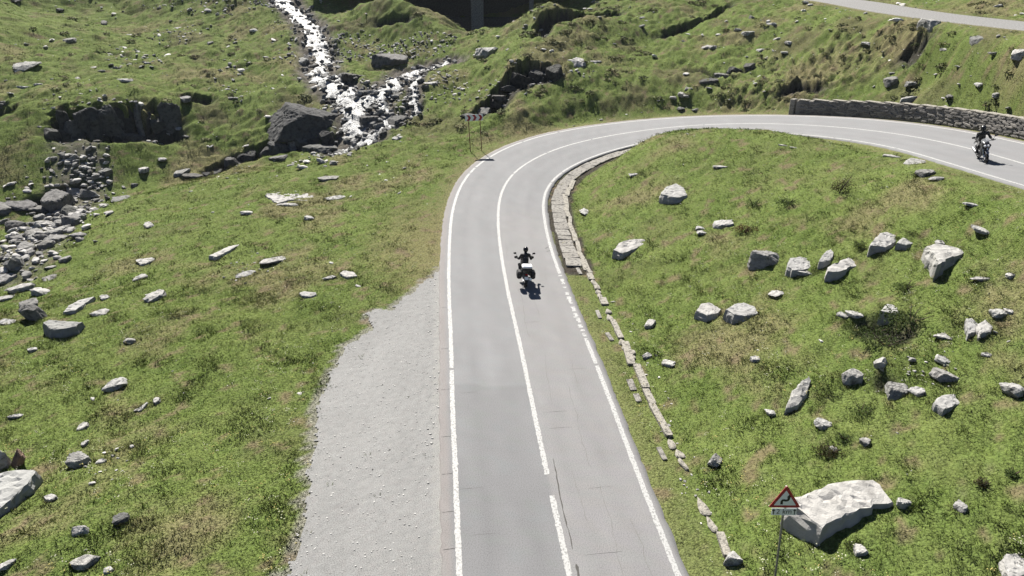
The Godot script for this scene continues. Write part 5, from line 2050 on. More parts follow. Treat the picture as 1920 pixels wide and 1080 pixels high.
func _ready() -> void:
	# the drone's camera
	cam.name = "camera"
	add_child(cam)
	cam.position = Vector3(0, 15, 0)
	cam.rotation_degrees = Vector3(-22.9, 0, 0)
	cam.fov = 45.12
	cam.near = 0.5
	cam.far = 1500.0
	cam.current = true
	# mountain daylight: high sun beyond the left shoulder of the hill, deep blue clear sky
	var env := Environment.new()
	var sky := Sky.new()
	var sm_ := ProceduralSkyMaterial.new()
	sm_.sky_top_color = Color(0.2, 0.27, 0.4)
	sm_.sky_horizon_color = Color(0.46, 0.52, 0.58)
	sm_.sky_curve = 0.14
	sm_.ground_bottom_color = Color(0.16, 0.18, 0.12)
	sm_.ground_horizon_color = Color(0.35, 0.4, 0.38)
	sm_.energy_multiplier = 0.66
	sky.sky_material = sm_
	env.background_mode = Environment.BG_SKY
	env.sky = sky
	env.tonemap_mode = Environment.TONE_MAPPER_LINEAR
	env.tonemap_exposure = 3.05
	env.fog_enabled = true
	env.fog_density = 0.00012
	env.fog_light_color = Color(0.85, 0.88, 0.9)
	env.sdfgi_enabled = true
	env.ssao_enabled = true
	env.ssil_enabled = true
	var we := WorldEnvironment.new()
	we.name = "world_environment"
	we.environment = env
	add_child(we)
	var sun := DirectionalLight3D.new()
	sun.name = "sun"
	add_child(sun)
	sun.basis = Basis.looking_at(-Vector3(-0.25, 0.80, -0.64).normalized())
	sun.light_energy = 1.5
	sun.light_color = Color(1.0, 0.98, 0.945)
	sun.light_angular_distance = 0.5
	sun.shadow_enabled = true
	# noises
	n_big = noise(1, 0.085, 3)
	n_mid = noise(2, 0.33, 3)
	n_fine = noise(3, 1.1, 3)
	n_tone = noise(4, 0.21, 5)
	n_patch = noise(5, 0.075, 5)
	make_materials()
	var near := resample(ROAD, 0.25)
	var upper := resample(UPPER, 0.5)
	roads = [near, upper]
	build_heights()
	# the large structure
	build_ground()
	build_road(near, "road", "pale grey asphalt road climbing round a hairpin bend", 0.5, 0.3, M.asphalt, true)
	build_road(upper, "upper_road", "pale asphalt road of the next hairpin higher up the hillside", 0.2, 0.2, M.upper_asphalt, false)
	build_layby()
	var end: float = near.s[near.s.size() - 1]
	var never := Vector2(-9, -9)
	paint("edge_line", "white edge line along the outside of the bend", near, 0.0, end, func(s): return -half_at(near, s), 0.17, never)
	paint("edge_line", "white edge line along the inside of the bend, worn to dots beside the gutter", near, 0.0, end, func(s): return half_at(near, s), 0.17, Vector2(s_of_z(near, -26.5), s_of_z(near, -33.6)))
	paint("centre_line", "solid white centre line running round the bend", near, s_of_z(near, -18.1), end, func(_s): return 0.0, 0.17, never)
	paint("centre_line", "last white centre dash at the bottom of the road", near, s_of_z(near, -9.0), s_of_z(near, -17.2), func(_s): return 0.0, 0.17, never)
	build_cracks(near)
	build_gutter(near)
	build_wall(near)
	build_bridge()
	build_streams()
	build_rubble()
	# rocks one by one
	slab("boulder", Vector3(9.19, 1.92, -15.59), [Vector3(-1.35, 0.01, -0.06), Vector3(-0.65, 0.05, -0.32), Vector3(-0.07, 0.10, -0.64), Vector3(0.70, 0.12, -0.76), Vector3(1.29, 0.12, -0.78), Vector3(1.38, 0.07, -0.44), Vector3(1.46, 0.00, -0.00), Vector3(0.80, -0.03, 0.18), Vector3(0.02, -0.07, 0.42), Vector3(-0.54, -0.11, 0.72), Vector3(-0.79, -0.14, 0.90), Vector3(-1.03, -0.09, 0.58), Vector3(-1.22, -0.03, 0.18)], 0.40, 1.00, 100, "very large pale flat-topped boulder beside the bend warning sign")
	rk("rock", 10.94, -15.48, 0.39, 0.21, 0.37, -23, -6, 1.00, 2, 101, "small pale rock touching the far corner of the very large flat boulder")
	rk("rock", 12.14, -14.99, 0.34, 0.21, 0.40, -40, -4, 0.80, 2, 102, "small pointed grey rock alone in the grass behind the very large flat boulder")
	rk("rock", 9.26, -14.25, 0.39, 0.24, 0.45, -47, -2, 1.00, 2, 103, "pale upright rock in the grass below the very large flat boulder")
	slab("stone_slab", Vector3(12.44, 2.07, -13.13), [Vector3(-0.26, 0.01, -0.10), Vector3(-0.05, 0.04, -0.26), Vector3(0.49, 0.05, -0.34), Vector3(0.23, -0.04, 0.28), Vector3(-0.41, -0.06, 0.42)], 0.20, 1.00, 104, "pale slab cut off by the bottom corner of the photo beyond the warning sign")
	rk("rock", 10.28, -19.29, 0.63, 0.26, 0.51, -18, 2, 1.00, 2, 105, "white wedge-shaped rock alone below the tall leaning slab")
	slab("stone_slab", Vector3(10.13, 2.11, -21.04), [Vector3(-0.66, -0.28, 0.58), Vector3(-0.32, -0.04, 0.07), Vector3(0.11, 0.18, -0.36), Vector3(0.52, 0.31, -0.63), Vector3(0.53, 0.22, -0.45), Vector3(0.23, 0.01, -0.02), Vector3(-0.03, -0.13, 0.27), Vector3(-0.39, -0.26, 0.54)], 0.18, 1.00, 106, "tall pale slab leaning in the grass above the warning sign")
	rk("rock", 9.03, -20.64, 0.45, 0.16, 0.31, -39, 6, 1.00, 2, 107, "small white rock just downhill of the tall leaning slab")
	slab("stone_slab", Vector3(14.10, 3.07, -19.04), [Vector3(-0.68, -0.01, 0.14), Vector3(-0.25, 0.02, -0.22), Vector3(0.45, 0.04, -0.38), Vector3(0.70, 0.04, -0.35), Vector3(0.41, -0.01, 0.06), Vector3(-0.09, -0.03, 0.27), Vector3(-0.54, -0.05, 0.48)], 0.12, 1.00, 108, "cracked pale slab lying flat below the rubble heap with a dark hole")
	rk("boulder", 14.50, -20.16, 1.06, 0.32, 0.75, -27, -7, 0.75, 3, 109, "broken grey rubble block with a dark hole above the cracked flat slab")
	rk("rock", 14.72, -20.81, 0.58, 0.18, 0.44, -40, -5, 1.00, 2, 110, "pale rock resting on top of the broken rubble block")
	rk("boulder", 12.87, -20.08, 0.88, 0.55, 0.93, -50, -3, 0.60, 3, 111, "dark split grey boulder below the white block on the right slope")
	rk("rock", 13.07, -21.56, 0.56, 0.35, 0.64, -12, -1, 1.00, 2, 112, "white block wedged above the dark split boulder")
	rk("rock", 13.37, -19.77, 0.60, 0.21, 0.48, -28, 1, 1.00, 2, 113, "rounded white rock against the side of the dark split boulder")
	rk("stone_slab", 11.99, -21.16, 0.63, 0.50, 0.81, -69, 30, 0.85, 2, 114, "grass-bound leaning slab between the tall slab and the dark split boulder")
	rk("boulder", 15.67, -18.77, 0.73, 0.31, 0.75, -59, 5, 0.90, 2, 115, "pale boulder with a dark underside near the edge of the slope")
	slab("rock", Vector3(16.15, 4.33, -21.91), [Vector3(0.01, 0.08, -0.38), Vector3(0.20, 0.08, -0.38), Vector3(0.26, 0.02, -0.08), Vector3(-0.08, -0.08, 0.36), Vector3(-0.39, -0.10, 0.48)], 0.15, 1.00, 116, "left half of a white rock split in two")
	slab("rock", Vector3(16.41, 4.41, -21.60), [Vector3(-0.14, 0.04, -0.18), Vector3(0.22, 0.09, -0.42), Vector3(0.27, 0.01, -0.03), Vector3(0.05, -0.05, 0.26), Vector3(-0.40, -0.08, 0.37)], 0.15, 1.00, 117, "right half of a white rock split in two")
	rk("rock", 17.05, -22.10, 0.52, 0.20, 0.57, -46, -6, 1.00, 2, 118, "pale rock just uphill of the white split pair")
	rk("rock", 17.43, -22.10, 0.34, 0.11, 0.32, -60, -4, 1.00, 2, 119, "tiny pale stone uphill of the white split pair")
	rk("stone_slab", 15.24, -21.99, 0.64, 0.12, 0.50, -14, -2, 1.00, 2, 120, "tilted pale slab below the dark grassy hollow")
	slab("stone_slab", Vector3(14.75, 3.88, -24.37), [Vector3(-0.61, -0.02, 0.24), Vector3(-0.12, 0.03, -0.29), Vector3(0.13, 0.02, -0.21), Vector3(0.46, 0.04, -0.37), Vector3(0.27, -0.02, 0.20), Vector3(-0.14, -0.05, 0.43)], 0.14, 1.00, 121, "pale slab lying on the rim of the dark grassy hollow")
	rk("rock", 13.42, -24.64, 0.71, 0.13, 0.40, -39, 2, 1.00, 2, 122, "low pale stone in dry grass beside the dark hollow")
	rk("rock", 13.13, -24.89, 0.51, 0.12, 0.33, -51, 4, 1.00, 2, 123, "lowest stone of the pair beside the dark hollow")
	slab("boulder", Vector3(9.95, 2.52, -27.17), [Vector3(-0.69, 0.00, -0.00), Vector3(-0.21, 0.05, -0.46), Vector3(0.22, 0.06, -0.59), Vector3(0.58, 0.02, -0.23), Vector3(0.55, -0.03, 0.31), Vector3(0.01, -0.06, 0.53), Vector3(-0.47, -0.05, 0.44)], 0.26, 1.00, 124, "pale boulder with a cracked side, right one of the roadside pair")
	slab("boulder", Vector3(8.72, 2.18, -27.96), [Vector3(-0.57, -0.01, 0.12), Vector3(-0.22, 0.05, -0.44), Vector3(0.17, 0.06, -0.58), Vector3(0.54, -0.00, 0.03), Vector3(0.29, -0.04, 0.35), Vector3(-0.22, -0.06, 0.53)], 0.26, 1.00, 125, "grey-white boulder with a ragged front, left one of the roadside pair")
	rk("boulder", 11.95, -30.74, 1.50, 0.83, 1.17, -34, -7, 0.75, 3, 126, "large grey boulder with a dark shaded face in mid slope")
	slab("boulder", Vector3(13.04, 3.79, -29.37), [Vector3(-0.60, -0.03, 0.17), Vector3(-0.26, 0.09, -0.48), Vector3(0.24, 0.11, -0.63), Vector3(0.69, 0.07, -0.39), Vector3(0.52, -0.05, 0.26), Vector3(-0.06, -0.09, 0.53), Vector3(-0.53, -0.09, 0.53)], 0.18, 1.00, 127, "cracked pale boulder next to the dark-faced mid-slope boulder")
	rk("stone_slab", 13.07, -28.77, 0.95, 0.17, 0.34, -13, -3, 1.00, 2, 128, "thin slab lying at the foot of the cracked pale boulder")
	slab("rock", Vector3(14.09, 4.25, -29.11), [Vector3(-0.48, -0.11, 0.35), Vector3(-0.02, 0.09, -0.27), Vector3(0.35, 0.16, -0.50), Vector3(0.37, 0.08, -0.24), Vector3(0.08, -0.08, 0.24), Vector3(-0.29, -0.14, 0.42)], 0.20, 1.00, 129, "pointed pale rock between the cracked boulder and the long white block")
	slab("boulder", Vector3(14.61, 4.23, -28.21), [Vector3(-1.14, -0.11, 0.60), Vector3(-0.82, -0.02, 0.12), Vector3(0.23, 0.09, -0.51), Vector3(1.07, 0.16, -0.93), Vector3(0.95, 0.06, -0.33), Vector3(0.51, -0.01, 0.03), Vector3(-0.12, -0.06, 0.34), Vector3(-0.68, -0.12, 0.68)], 0.28, 1.00, 130, "long white block lying slantwise on the mid slope")
	slab("stone_slab", Vector3(16.41, 5.15, -28.84), [Vector3(-0.89, -0.13, 0.46), Vector3(-0.09, 0.13, -0.44), Vector3(0.28, 0.15, -0.52), Vector3(0.58, 0.07, -0.24), Vector3(0.36, -0.04, 0.15), Vector3(-0.25, -0.17, 0.58)], 0.20, 1.00, 131, "pale leaning slab, left of two above the long white block")
	slab("rock", Vector3(17.05, 5.23, -28.38), [Vector3(-0.52, -0.02, 0.21), Vector3(0.10, 0.05, -0.45), Vector3(0.31, 0.04, -0.39), Vector3(0.33, -0.02, 0.21), Vector3(-0.22, -0.04, 0.42)], 0.16, 1.00, 132, "smaller pale slab right beside the pale leaning slab")
	slab("boulder", Vector3(17.42, 5.47, -26.21), [Vector3(-0.43, 0.08, -0.54), Vector3(0.05, 0.12, -0.82), Vector3(0.64, 0.07, -0.49), Vector3(0.95, 0.02, -0.17), Vector3(0.31, -0.04, 0.28), Vector3(-0.21, -0.06, 0.46), Vector3(-0.78, -0.14, 1.02), Vector3(-0.54, -0.04, 0.28)], 0.40, 1.00, 133, "broad white table rock with grass growing at its side")
	rk("stone_slab", 19.07, -26.88, 0.82, 0.15, 0.83, -52, -8, 1.00, 2, 134, "thin pale slab with a dark lower edge uphill of the white table rock")
	rk("stone_slab", 19.95, -28.53, 1.40, 0.15, 0.45, -14, -6, 1.00, 2, 135, "thin grey slab lying flat in the grass high on the mound")
	rk("boulder", 20.30, -33.61, 0.93, 0.26, 1.14, -24, -4, 0.50, 2, 136, "dark grey rock, larger of the two beside the inner road edge")
	rk("rock", 20.15, -32.37, 0.65, 0.19, 0.79, -37, -2, 0.70, 2, 137, "small grey rock, lower of the two beside the inner road edge")
	rk("stone_slab", 21.30, -38.67, 1.01, 0.12, 0.47, -47, 0, 0.80, 2, 138, "flat grey stone at the inner road edge on top of the mound")
	rk("stone_slab", 21.48, -36.79, 1.24, 0.15, 1.44, -12, 2, 0.80, 2, 139, "low flat outcrop of pale rock beside the inner road edge")
	slab("boulder", Vector3(9.86, 4.03, -41.05), [Vector3(-0.85, -0.04, 0.27), Vector3(-0.34, 0.10, -0.72), Vector3(0.36, 0.17, -1.23), Vector3(0.68, 0.08, -0.55), Vector3(0.63, -0.08, 0.59), Vector3(-0.02, -0.13, 0.90), Vector3(-0.46, -0.10, 0.74)], 0.36, 1.00, 140, "round pale boulder near the crest of the mound")
	slab("stone_slab", Vector3(6.53, 2.28, -36.14), [Vector3(-0.94, -0.07, 0.48), Vector3(-0.60, 0.04, -0.28), Vector3(-0.01, 0.10, -0.73), Vector3(1.15, 0.12, -0.86), Vector3(1.00, 0.05, -0.34), Vector3(0.45, -0.02, 0.17), Vector3(-0.30, -0.10, 0.72), Vector3(-0.75, -0.12, 0.85)], 0.24, 1.00, 141, "long pale slab lying beside the gutter bend")
	rk("rock", 11.52, -35.94, 1.20, 0.32, 1.08, -38, 8, 1.00, 2, 142, "pale rock touching the reddish dwarf shrub")
	rk("rock", 10.31, -36.30, 0.58, 0.16, 0.54, 0, -7, 1.00, 2, 143, "upper small rock of the two stacked left of the reddish shrub")
	rk("rock", 10.21, -35.62, 0.52, 0.16, 0.52, -12, -5, 1.00, 2, 144, "lower small rock of the two stacked left of the reddish shrub")
	rk("stone_slab", 4.69, -43.17, 0.89, 0.16, 1.22, 33, -3, 1.00, 2, 145, "pale slab in the grass closest to the gutter curve")
	rk("rock", 6.38, -24.82, 0.56, 0.18, 0.38, -37, -1, 1.00, 2, 146, "white rock alone between the kerb stones and the roadside boulder pair")
	rk("rock", 5.64, -25.65, 0.44, 0.18, 0.40, 1, 1, 1.00, 2, 147, "small white rock just beside the broken kerb")
	rk("rock", 9.47, -23.77, 0.45, 0.19, 0.42, -20, 3, 1.00, 2, 148, "small white rock alone in the middle of the mound slope")
	rk("rock", 6.28, -28.30, 0.48, 0.26, 0.63, -24, 5, 1.00, 2, 149, "small upright pale stone in the grass right of the gutter")
	rk("rock", 11.62, -27.92, 0.65, 0.12, 0.68, -47, 7, 1.00, 2, 150, "slanted tan stone in dry grass left of the dark hollow")
	rk("rock", 6.15, -14.91, 0.50, 0.31, 0.38, -10, -8, 1.00, 3, 151, "white rounded rock beside the ruined gutter near the photo bottom")
	rk("rock", 6.69, -18.87, 0.45, 0.35, 0.54, -20, -6, 0.85, 2, 152, "narrow leaning stone in the grass beside the ruined gutter")
	rk("stone_slab", 17.31, -43.01, 1.65, 0.12, 0.56, -35, -4, 1.00, 2, 153, "low flat stone strip in the grass on the mound crest")
	rk("stone_slab", 8.22, -45.70, 0.92, 0.12, 0.55, 12, -2, 1.00, 2, 154, "sliver of pale stone in the grass above the gutter slabs")
	rk("stone_slab", 13.07, -42.84, 1.00, 0.12, 0.52, -6, 0, 1.00, 2, 155, "sliver of pale stone right of the round crest boulder")
	rk("stone_slab", 17.68, -24.26, 0.68, 0.12, 0.35, -21, 2, 0.80, 2, 156, "mossy thin slab in the grass below the white table rock")
	rk("rock", 18.41, -23.77, 0.31, 0.11, 0.36, -53, 4, 1.00, 2, 157, "small white stone near the photo edge level with the white table rock")
	rk("rock", 17.84, -27.39, 0.36, 0.10, 0.36, -12, 6, 1.00, 2, 158, "little white stone just above the white table rock")
	rk("rock", 15.88, -20.51, 0.32, 0.09, 0.23, -29, 8, 1.00, 2, 159, "little pale stone downhill of the white split pair")
	rk("rock", 11.07, -18.20, 0.33, 0.19, 0.38, -36, -7, 0.70, 2, 160, "small dark-sided stone half sunk in a grass hollow")
	rk("rock", 10.12, -18.16, 0.30, 0.13, 0.24, -47, -5, 1.00, 2, 161, "small white stone on the rim of the bushy hollow")
	slab("boulder", Vector3(-15.57, 1.07, -17.29), [Vector3(-0.68, 0.05, -0.49), Vector3(-0.36, 0.07, -0.65), Vector3(0.10, 0.08, -0.72), Vector3(0.52, 0.07, -0.67), Vector3(0.57, 0.01, -0.14), Vector3(0.49, -0.03, 0.30), Vector3(0.44, -0.07, 0.68), Vector3(0.33, -0.10, 1.00), Vector3(-0.29, -0.09, 0.83), Vector3(-1.11, 0.01, -0.14)], 0.32, 1.00, 162, "huge pale slab cut off by the photo edge on the near meadow")
	rk("stone_slab", -16.95, -19.06, 0.60, 0.82, 0.45, 71, 24, 1.00, 2, 163, "pale upright broken slab behind the huge meadow slab")
	rk("stone_slab", -16.60, -18.96, 0.39, 0.86, 0.33, 6, -22, 1.00, 2, 164, "brown-faced upright slab leaning on the pale broken slab")
	rk("boulder", -14.23, -18.80, 0.77, 0.48, 0.55, 17, 3, 0.85, 3, 165, "grey boulder with a dark face and a cap stone in the near meadow")
	rk("rock", -14.67, -19.88, 0.29, 0.13, 0.27, 53, 5, 1.00, 2, 166, "small cap stone perched above the dark-faced meadow boulder")
	rk("boulder", -15.69, -23.77, 0.96, 0.36, 0.82, 37, 7, 1.00, 3, 167, "broken whitish boulder in the middle of the near meadow")
	rk("rock", -15.45, -21.08, 0.46, 0.18, 0.38, 27, -8, 1.00, 2, 168, "pale angular rock below the broken whitish boulder")
	rk("stone_slab", -18.61, -22.05, 0.56, 0.12, 0.20, 18, -6, 1.00, 2, 169, "thin flat pale slab close to the meadow edge of the photo")
	slab("boulder", Vector3(-20.70, 1.09, -28.66), [Vector3(-0.90, 0.00, -0.17), Vector3(-0.83, 0.00, -0.46), Vector3(-0.06, 0.00, -0.34), Vector3(0.82, -0.00, -0.23), Vector3(0.76, 0.00, 0.22), Vector3(0.38, 0.00, 0.49), Vector3(-0.17, 0.00, 0.49)], 0.40, 0.70, 170, "dark broad slab overhanging the meadow with a shaded underside")
	rk("stone_slab", -23.07, -30.65, 1.04, 1.11, 0.62, -3, 35, 0.45, 2, 171, "dark tilted slab uphill of the broad overhanging slab")
	slab("stone_slab", Vector3(-21.59, 0.83, -31.44), [Vector3(-0.29, -0.05, 0.77), Vector3(-0.40, -0.01, 0.12), Vector3(-0.17, 0.04, -0.50), Vector3(0.37, 0.06, -0.85), Vector3(0.29, 0.01, -0.16), Vector3(0.19, -0.04, 0.61)], 0.16, 1.00, 172, "long thin pale slab pointing up the meadow")
	rk("boulder", -27.20, -35.46, 1.59, 0.50, 1.02, 13, 2, 0.85, 3, 173, "layered grey slab at the head of the channel rubble")
	rk("boulder", -25.38, -34.29, 0.85, 0.41, 1.24, 49, 4, 1.00, 2, 174, "pale rounded rock beside the layered grey slab")
	rk("boulder", -24.65, -32.30, 0.86, 0.34, 1.00, 37, 6, 0.50, 2, 175, "dark rounded rock below the layered grey slab")
	rk("stone_slab", -26.27, -36.55, 0.90, 0.16, 0.84, 22, 8, 0.60, 2, 176, "small dark slab above the pale rounded rock")
	rk("stone_slab", -27.44, -34.39, 0.97, 0.18, 1.00, 62, -7, 0.80, 2, 177, "grey slab at the photo edge below the channel rubble")
	rk("stone_slab", -24.47, -30.29, 0.77, 0.14, 0.77, 49, -5, 0.90, 2, 178, "pale slab at the photo edge level with the broad overhanging slab")
	rk("boulder", -18.01, -32.02, 1.12, 0.39, 1.08, 27, -3, 0.95, 2, 179, "pale boulder with grass growing over its back in the meadow")
	rk("stone_slab", -19.98, -30.42, 0.87, 0.16, 0.72, 18, -1, 1.00, 2, 180, "flat crumbly slab just right of the long thin slab")
	rk("rock", -20.81, -32.43, 0.49, 0.18, 0.53, 54, 1, 1.00, 2, 181, "small pointed stone between the long thin slab and the grass-backed boulder")
	rk("stone_slab", -21.00, -37.25, 1.03, 0.19, 1.09, 54, 3, 1.00, 2, 182, "pale slab, upper of the group in the upper meadow")
	rk("stone_slab", -20.10, -34.65, 0.86, 0.15, 0.51, 60, 5, 1.00, 2, 183, "tan slab, lower of the group in the upper meadow")
	slab("stone_slab", Vector3(-16.54, 1.49, -37.50), [Vector3(-0.56, -0.05, 0.67), Vector3(-0.24, 0.00, -0.00), Vector3(0.03, 0.04, -0.62), Vector3(0.57, 0.06, -0.93), Vector3(0.31, 0.00, -0.00), Vector3(-0.11, -0.06, 0.88)], 0.14, 1.00, 184, "long narrow white slab slanting across the upper meadow")
	rk("rock", -16.96, -27.35, 0.47, 0.23, 0.59, 51, -8, 0.70, 2, 185, "small grey stone below the grass-backed boulder")
	rk("rock", -21.23, -27.20, 0.38, 0.16, 0.42, 44, -6, 1.00, 2, 186, "small oval white stone downhill of the broad overhanging slab")
	slab("stone_slab", Vector3(-15.61, 2.10, -47.06), [Vector3(-1.67, 0.01, -0.17), Vector3(-1.69, 0.04, -1.18), Vector3(-0.63, 0.03, -0.80), Vector3(0.33, 0.05, -1.44), Vector3(1.94, -0.00, 0.08), Vector3(1.57, -0.04, 1.05), Vector3(0.41, -0.03, 0.81), Vector3(-0.26, -0.06, 1.64)], 0.10, 1.00, 187, "broad pale flat rock sheet exposed in the meadow near the stream")
	rk("stone_slab", -15.09, -45.27, 1.58, 0.15, 0.64, 0, -2, 1.00, 2, 188, "narrow slab just below the broad pale rock sheet")
	rk("stone_slab", -12.14, -46.44, 1.54, 0.15, 0.67, 32, 0, 1.00, 2, 189, "low pale stones right of the broad pale rock sheet")
	rk("boulder", -13.65, -50.79, 1.66, 0.29, 1.15, 20, 2, 0.60, 2, 190, "dark layered rock standing at the meadow edge before the waterfall")
	slab("stone_slab", Vector3(-10.09, 1.39, -31.47), [Vector3(-0.46, 0.01, -0.10), Vector3(-0.27, 0.02, -0.28), Vector3(0.34, 0.01, -0.16), Vector3(0.43, -0.00, 0.07), Vector3(0.22, -0.02, 0.29), Vector3(-0.25, -0.01, 0.18)], 0.08, 1.00, 191, "bright white flat stone alone in the meadow left of the lay-by")
	slab("stone_slab", Vector3(-8.51, 1.66, -33.49), [Vector3(-0.46, 0.01, -0.07), Vector3(-0.31, 0.03, -0.40), Vector3(0.26, 0.01, -0.20), Vector3(0.49, -0.02, 0.24), Vector3(0.01, -0.03, 0.43)], 0.10, 1.00, 192, "white flat stone, right one of the two nearest the lay-by tip")
	rk("stone_slab", -9.47, -33.32, 0.72, 0.13, 0.32, 31, 8, 1.00, 2, 193, "thin white stone, left one of the two nearest the lay-by tip")
	rk("rock", -12.79, -41.97, 0.67, 0.22, 0.75, 19, -7, 1.00, 2, 194, "small pale rock below the broad pale rock sheet")
	rk("rock", -17.52, -44.11, 0.84, 0.23, 0.81, 11, -5, 1.00, 2, 195, "small pale rock left of the broad pale rock sheet")
	rk("stone_slab", -13.11, -35.78, 1.75, 0.20, 0.87, 42, -3, 0.90, 2, 196, "crumbled strip of grey stones crossing the meadow")
	rk("stone_slab", -14.13, -34.45, 1.36, 0.16, 0.54, 44, -1, 0.90, 2, 197, "lower end of the crumbled stone strip crossing the meadow")
	rk("rock", -23.43, -42.77, 0.61, 0.29, 0.92, 29, 1, 1.00, 2, 198, "small pale upright stone high on the left meadow")
	rk("boulder", -30.29, -52.19, 1.31, 0.38, 1.49, 18, 3, 0.50, 2, 199, "dark boulder on the rim of the dry channel")
	rk("rock", -12.18, -15.34, 0.48, 0.30, 0.33, 13, 5, 1.00, 2, 200, "white rounded rock low in the near meadow")
	rk("rock", -14.03, -16.94, 0.32, 0.20, 0.45, 51, 7, 1.00, 2, 201, "white narrow rock between the huge slab and the white rounded rock")
	rk("rock", -11.24, -15.77, 0.49, 0.19, 0.32, 34, -8, 0.35, 2, 202, "dark mossy rock right of the white rounded meadow rock")
	rk("boulder", -11.43, -14.21, 0.77, 0.27, 0.44, 24, -6, 0.80, 3, 203, "grey and white broken rock at the bottom of the meadow")
	rk("stone_slab", -13.55, -14.20, 0.51, 0.12, 0.22, 66, -4, 1.00, 2, 204, "pale slab at the bottom corner of the meadow")
	rk("rock", -10.63, -13.92, 0.28, 0.15, 0.23, 47, -2, 1.00, 2, 205, "small pale stone at the bottom edge below the dark mossy rock")
	rk("rock", -13.35, -22.36, 0.28, 0.16, 0.35, 27, 0, 1.00, 2, 206, "little white stone right of the broken whitish meadow boulder")
	rk("stone_slab", -13.75, -22.10, 0.52, 0.12, 0.20, 66, 2, 1.00, 2, 207, "thin pale slab slanting in the grass near the broken whitish boulder")
	rk("rock", -10.07, -60.31, 0.73, 0.21, 0.97, 30, 4, 1.00, 2, 208, "pale stone on the grass right of the waterfall pool")
	rk("boulder", -13.50, -18.76, 0.35, 0.13, 0.25, 43, 6, 1.00, 2, 209, "weathered pale stone beside the dark-faced meadow boulder")
	rk("boulder", -34.78, -51.77, 2.26, 1.40, 3.39, 28, 8, 0.40, 3, 210, "biggest dark boulder filling the dry channel")
	rk("boulder", -35.15, -54.28, 1.36, 0.84, 2.03, 14, -7, 0.65, 2, 211, "grey boulder standing behind the biggest channel boulder")
	rk("boulder", -35.92, -50.77, 1.68, 0.52, 2.02, 54, -5, 0.35, 2, 212, "grass-topped dark boulder left of the biggest channel boulder")
	rk("boulder", -37.33, -50.82, 2.23, 0.63, 2.48, 42, -3, 0.35, 2, 213, "wide dark boulder in the channel with a shaded face")
	rk("boulder", -38.19, -50.27, 1.74, 0.66, 2.60, 30, -1, 0.40, 2, 214, "dark boulder at the photo edge in the channel")
	rk("boulder", -33.11, -44.49, 1.85, 0.43, 1.56, 16, 1, 0.40, 2, 215, "dark long boulder lower down the channel")
	rk("rock", -27.83, -42.39, 0.95, 0.26, 0.90, 50, 3, 0.70, 2, 216, "grey boulder with pale top on the channel rim")
	rk("stone_slab", -36.15, -56.31, 1.39, 0.25, 1.08, 36, 5, 1.00, 2, 217, "pale flat stone topmost in the channel below the crag")
	rk("boulder", -18.59, -65.63, 7.56, 2.30, 4.60, 15, 0, 0.20, 4, 8, "great dark smooth boulder beside the waterfall")
	rk("boulder", -13.19, -64.64, 2.02, 1.25, 3.04, -10, -8, 0.25, 3, 219, "dark wet boulder between the two waterfalls")
	rk("boulder", -14.19, -62.67, 2.08, 0.56, 2.58, 27, -6, 0.90, 2, 220, "pale wet boulder in the pool under the waterfall")
	rk("boulder", -10.59, -64.78, 2.12, 0.79, 3.18, 11, -4, 0.25, 2, 221, "dark wet boulder right of the waterfalls")
	rk("boulder", -15.94, -73.57, 3.18, 0.86, 4.77, 1, -2, 0.22, 3, 222, "dark rounded boulder in the fork of the stream")
	rk("boulder", -13.37, -80.74, 3.47, 1.57, 5.08, -14, 0, 0.40, 3, 223, "grey pointed rock mass above the right stream branch")
	rk("boulder", -16.95, -61.03, 2.95, 0.53, 3.07, 28, 2, 0.30, 2, 224, "dark ledge rock below the great smooth boulder")
	rk("boulder", -20.25, -60.07, 1.84, 0.46, 2.01, 18, 4, 0.35, 2, 225, "dark rock on the stream bank where the meadow ends")
	rk("boulder", -8.03, -72.09, 1.58, 0.28, 2.53, -6, 6, 1.00, 2, 226, "flat pale rock on the bank of the right stream branch")
	rk("boulder", -22.93, -79.24, 1.61, 0.57, 2.41, 40, 8, 0.70, 2, 227, "pale dome rock beside the left stream branch")
	rk("boulder", -15.00, -60.72, 1.67, 0.38, 1.68, 24, -7, 0.35, 2, 228, "dark rock beside the stream outflow")
	rk("boulder", -2.82, -78.69, 2.48, 1.30, 3.72, 0, -5, 1.00, 3, 229, "large pale-topped boulder on the grassy spur above the chevron sign")
	rk("boulder", 6.72, -72.40, 1.58, 0.98, 2.36, -20, -3, 1.00, 2, 230, "pale block with dark base on the spur ridge")
	rk("rock", 8.29, -73.82, 1.50, 0.27, 1.58, 15, -1, 1.00, 2, 231, "flat pale stone right of the block on the spur ridge")
	rk("rock", 20.80, -75.48, 1.20, 0.34, 1.80, -6, 1, 0.70, 2, 232, "grey boulder, right of a touching pair on the hillside")
	rk("rock", 20.21, -75.96, 1.10, 0.30, 1.65, -18, 3, 0.80, 2, 233, "grey boulder, left of a touching pair on the hillside")
	rk("rock", 24.43, -76.33, 1.74, 0.39, 2.61, -34, 5, 1.00, 2, 234, "white oblong rock high on the hillside")
	rk("rock", 24.50, -72.34, 1.05, 0.24, 1.57, 1, 7, 1.00, 2, 235, "white stone below the white oblong hillside rock")
	rk("rock", 25.78, -79.87, 0.68, 0.41, 1.03, -10, -8, 0.30, 2, 236, "dark little rock below the upper road")
	rk("rock", 15.78, -66.23, 0.89, 0.36, 1.33, -19, -6, 1.00, 2, 237, "pale rock behind the road bend, topmost of three")
	rk("rock", 14.98, -66.14, 0.59, 0.18, 0.89, -31, -4, 1.00, 2, 238, "tan stone behind the road bend, left of three")
	rk("rock", 16.00, -65.60, 0.59, 0.18, 0.88, 4, -2, 1.00, 2, 239, "tan stone behind the road bend, right of three")
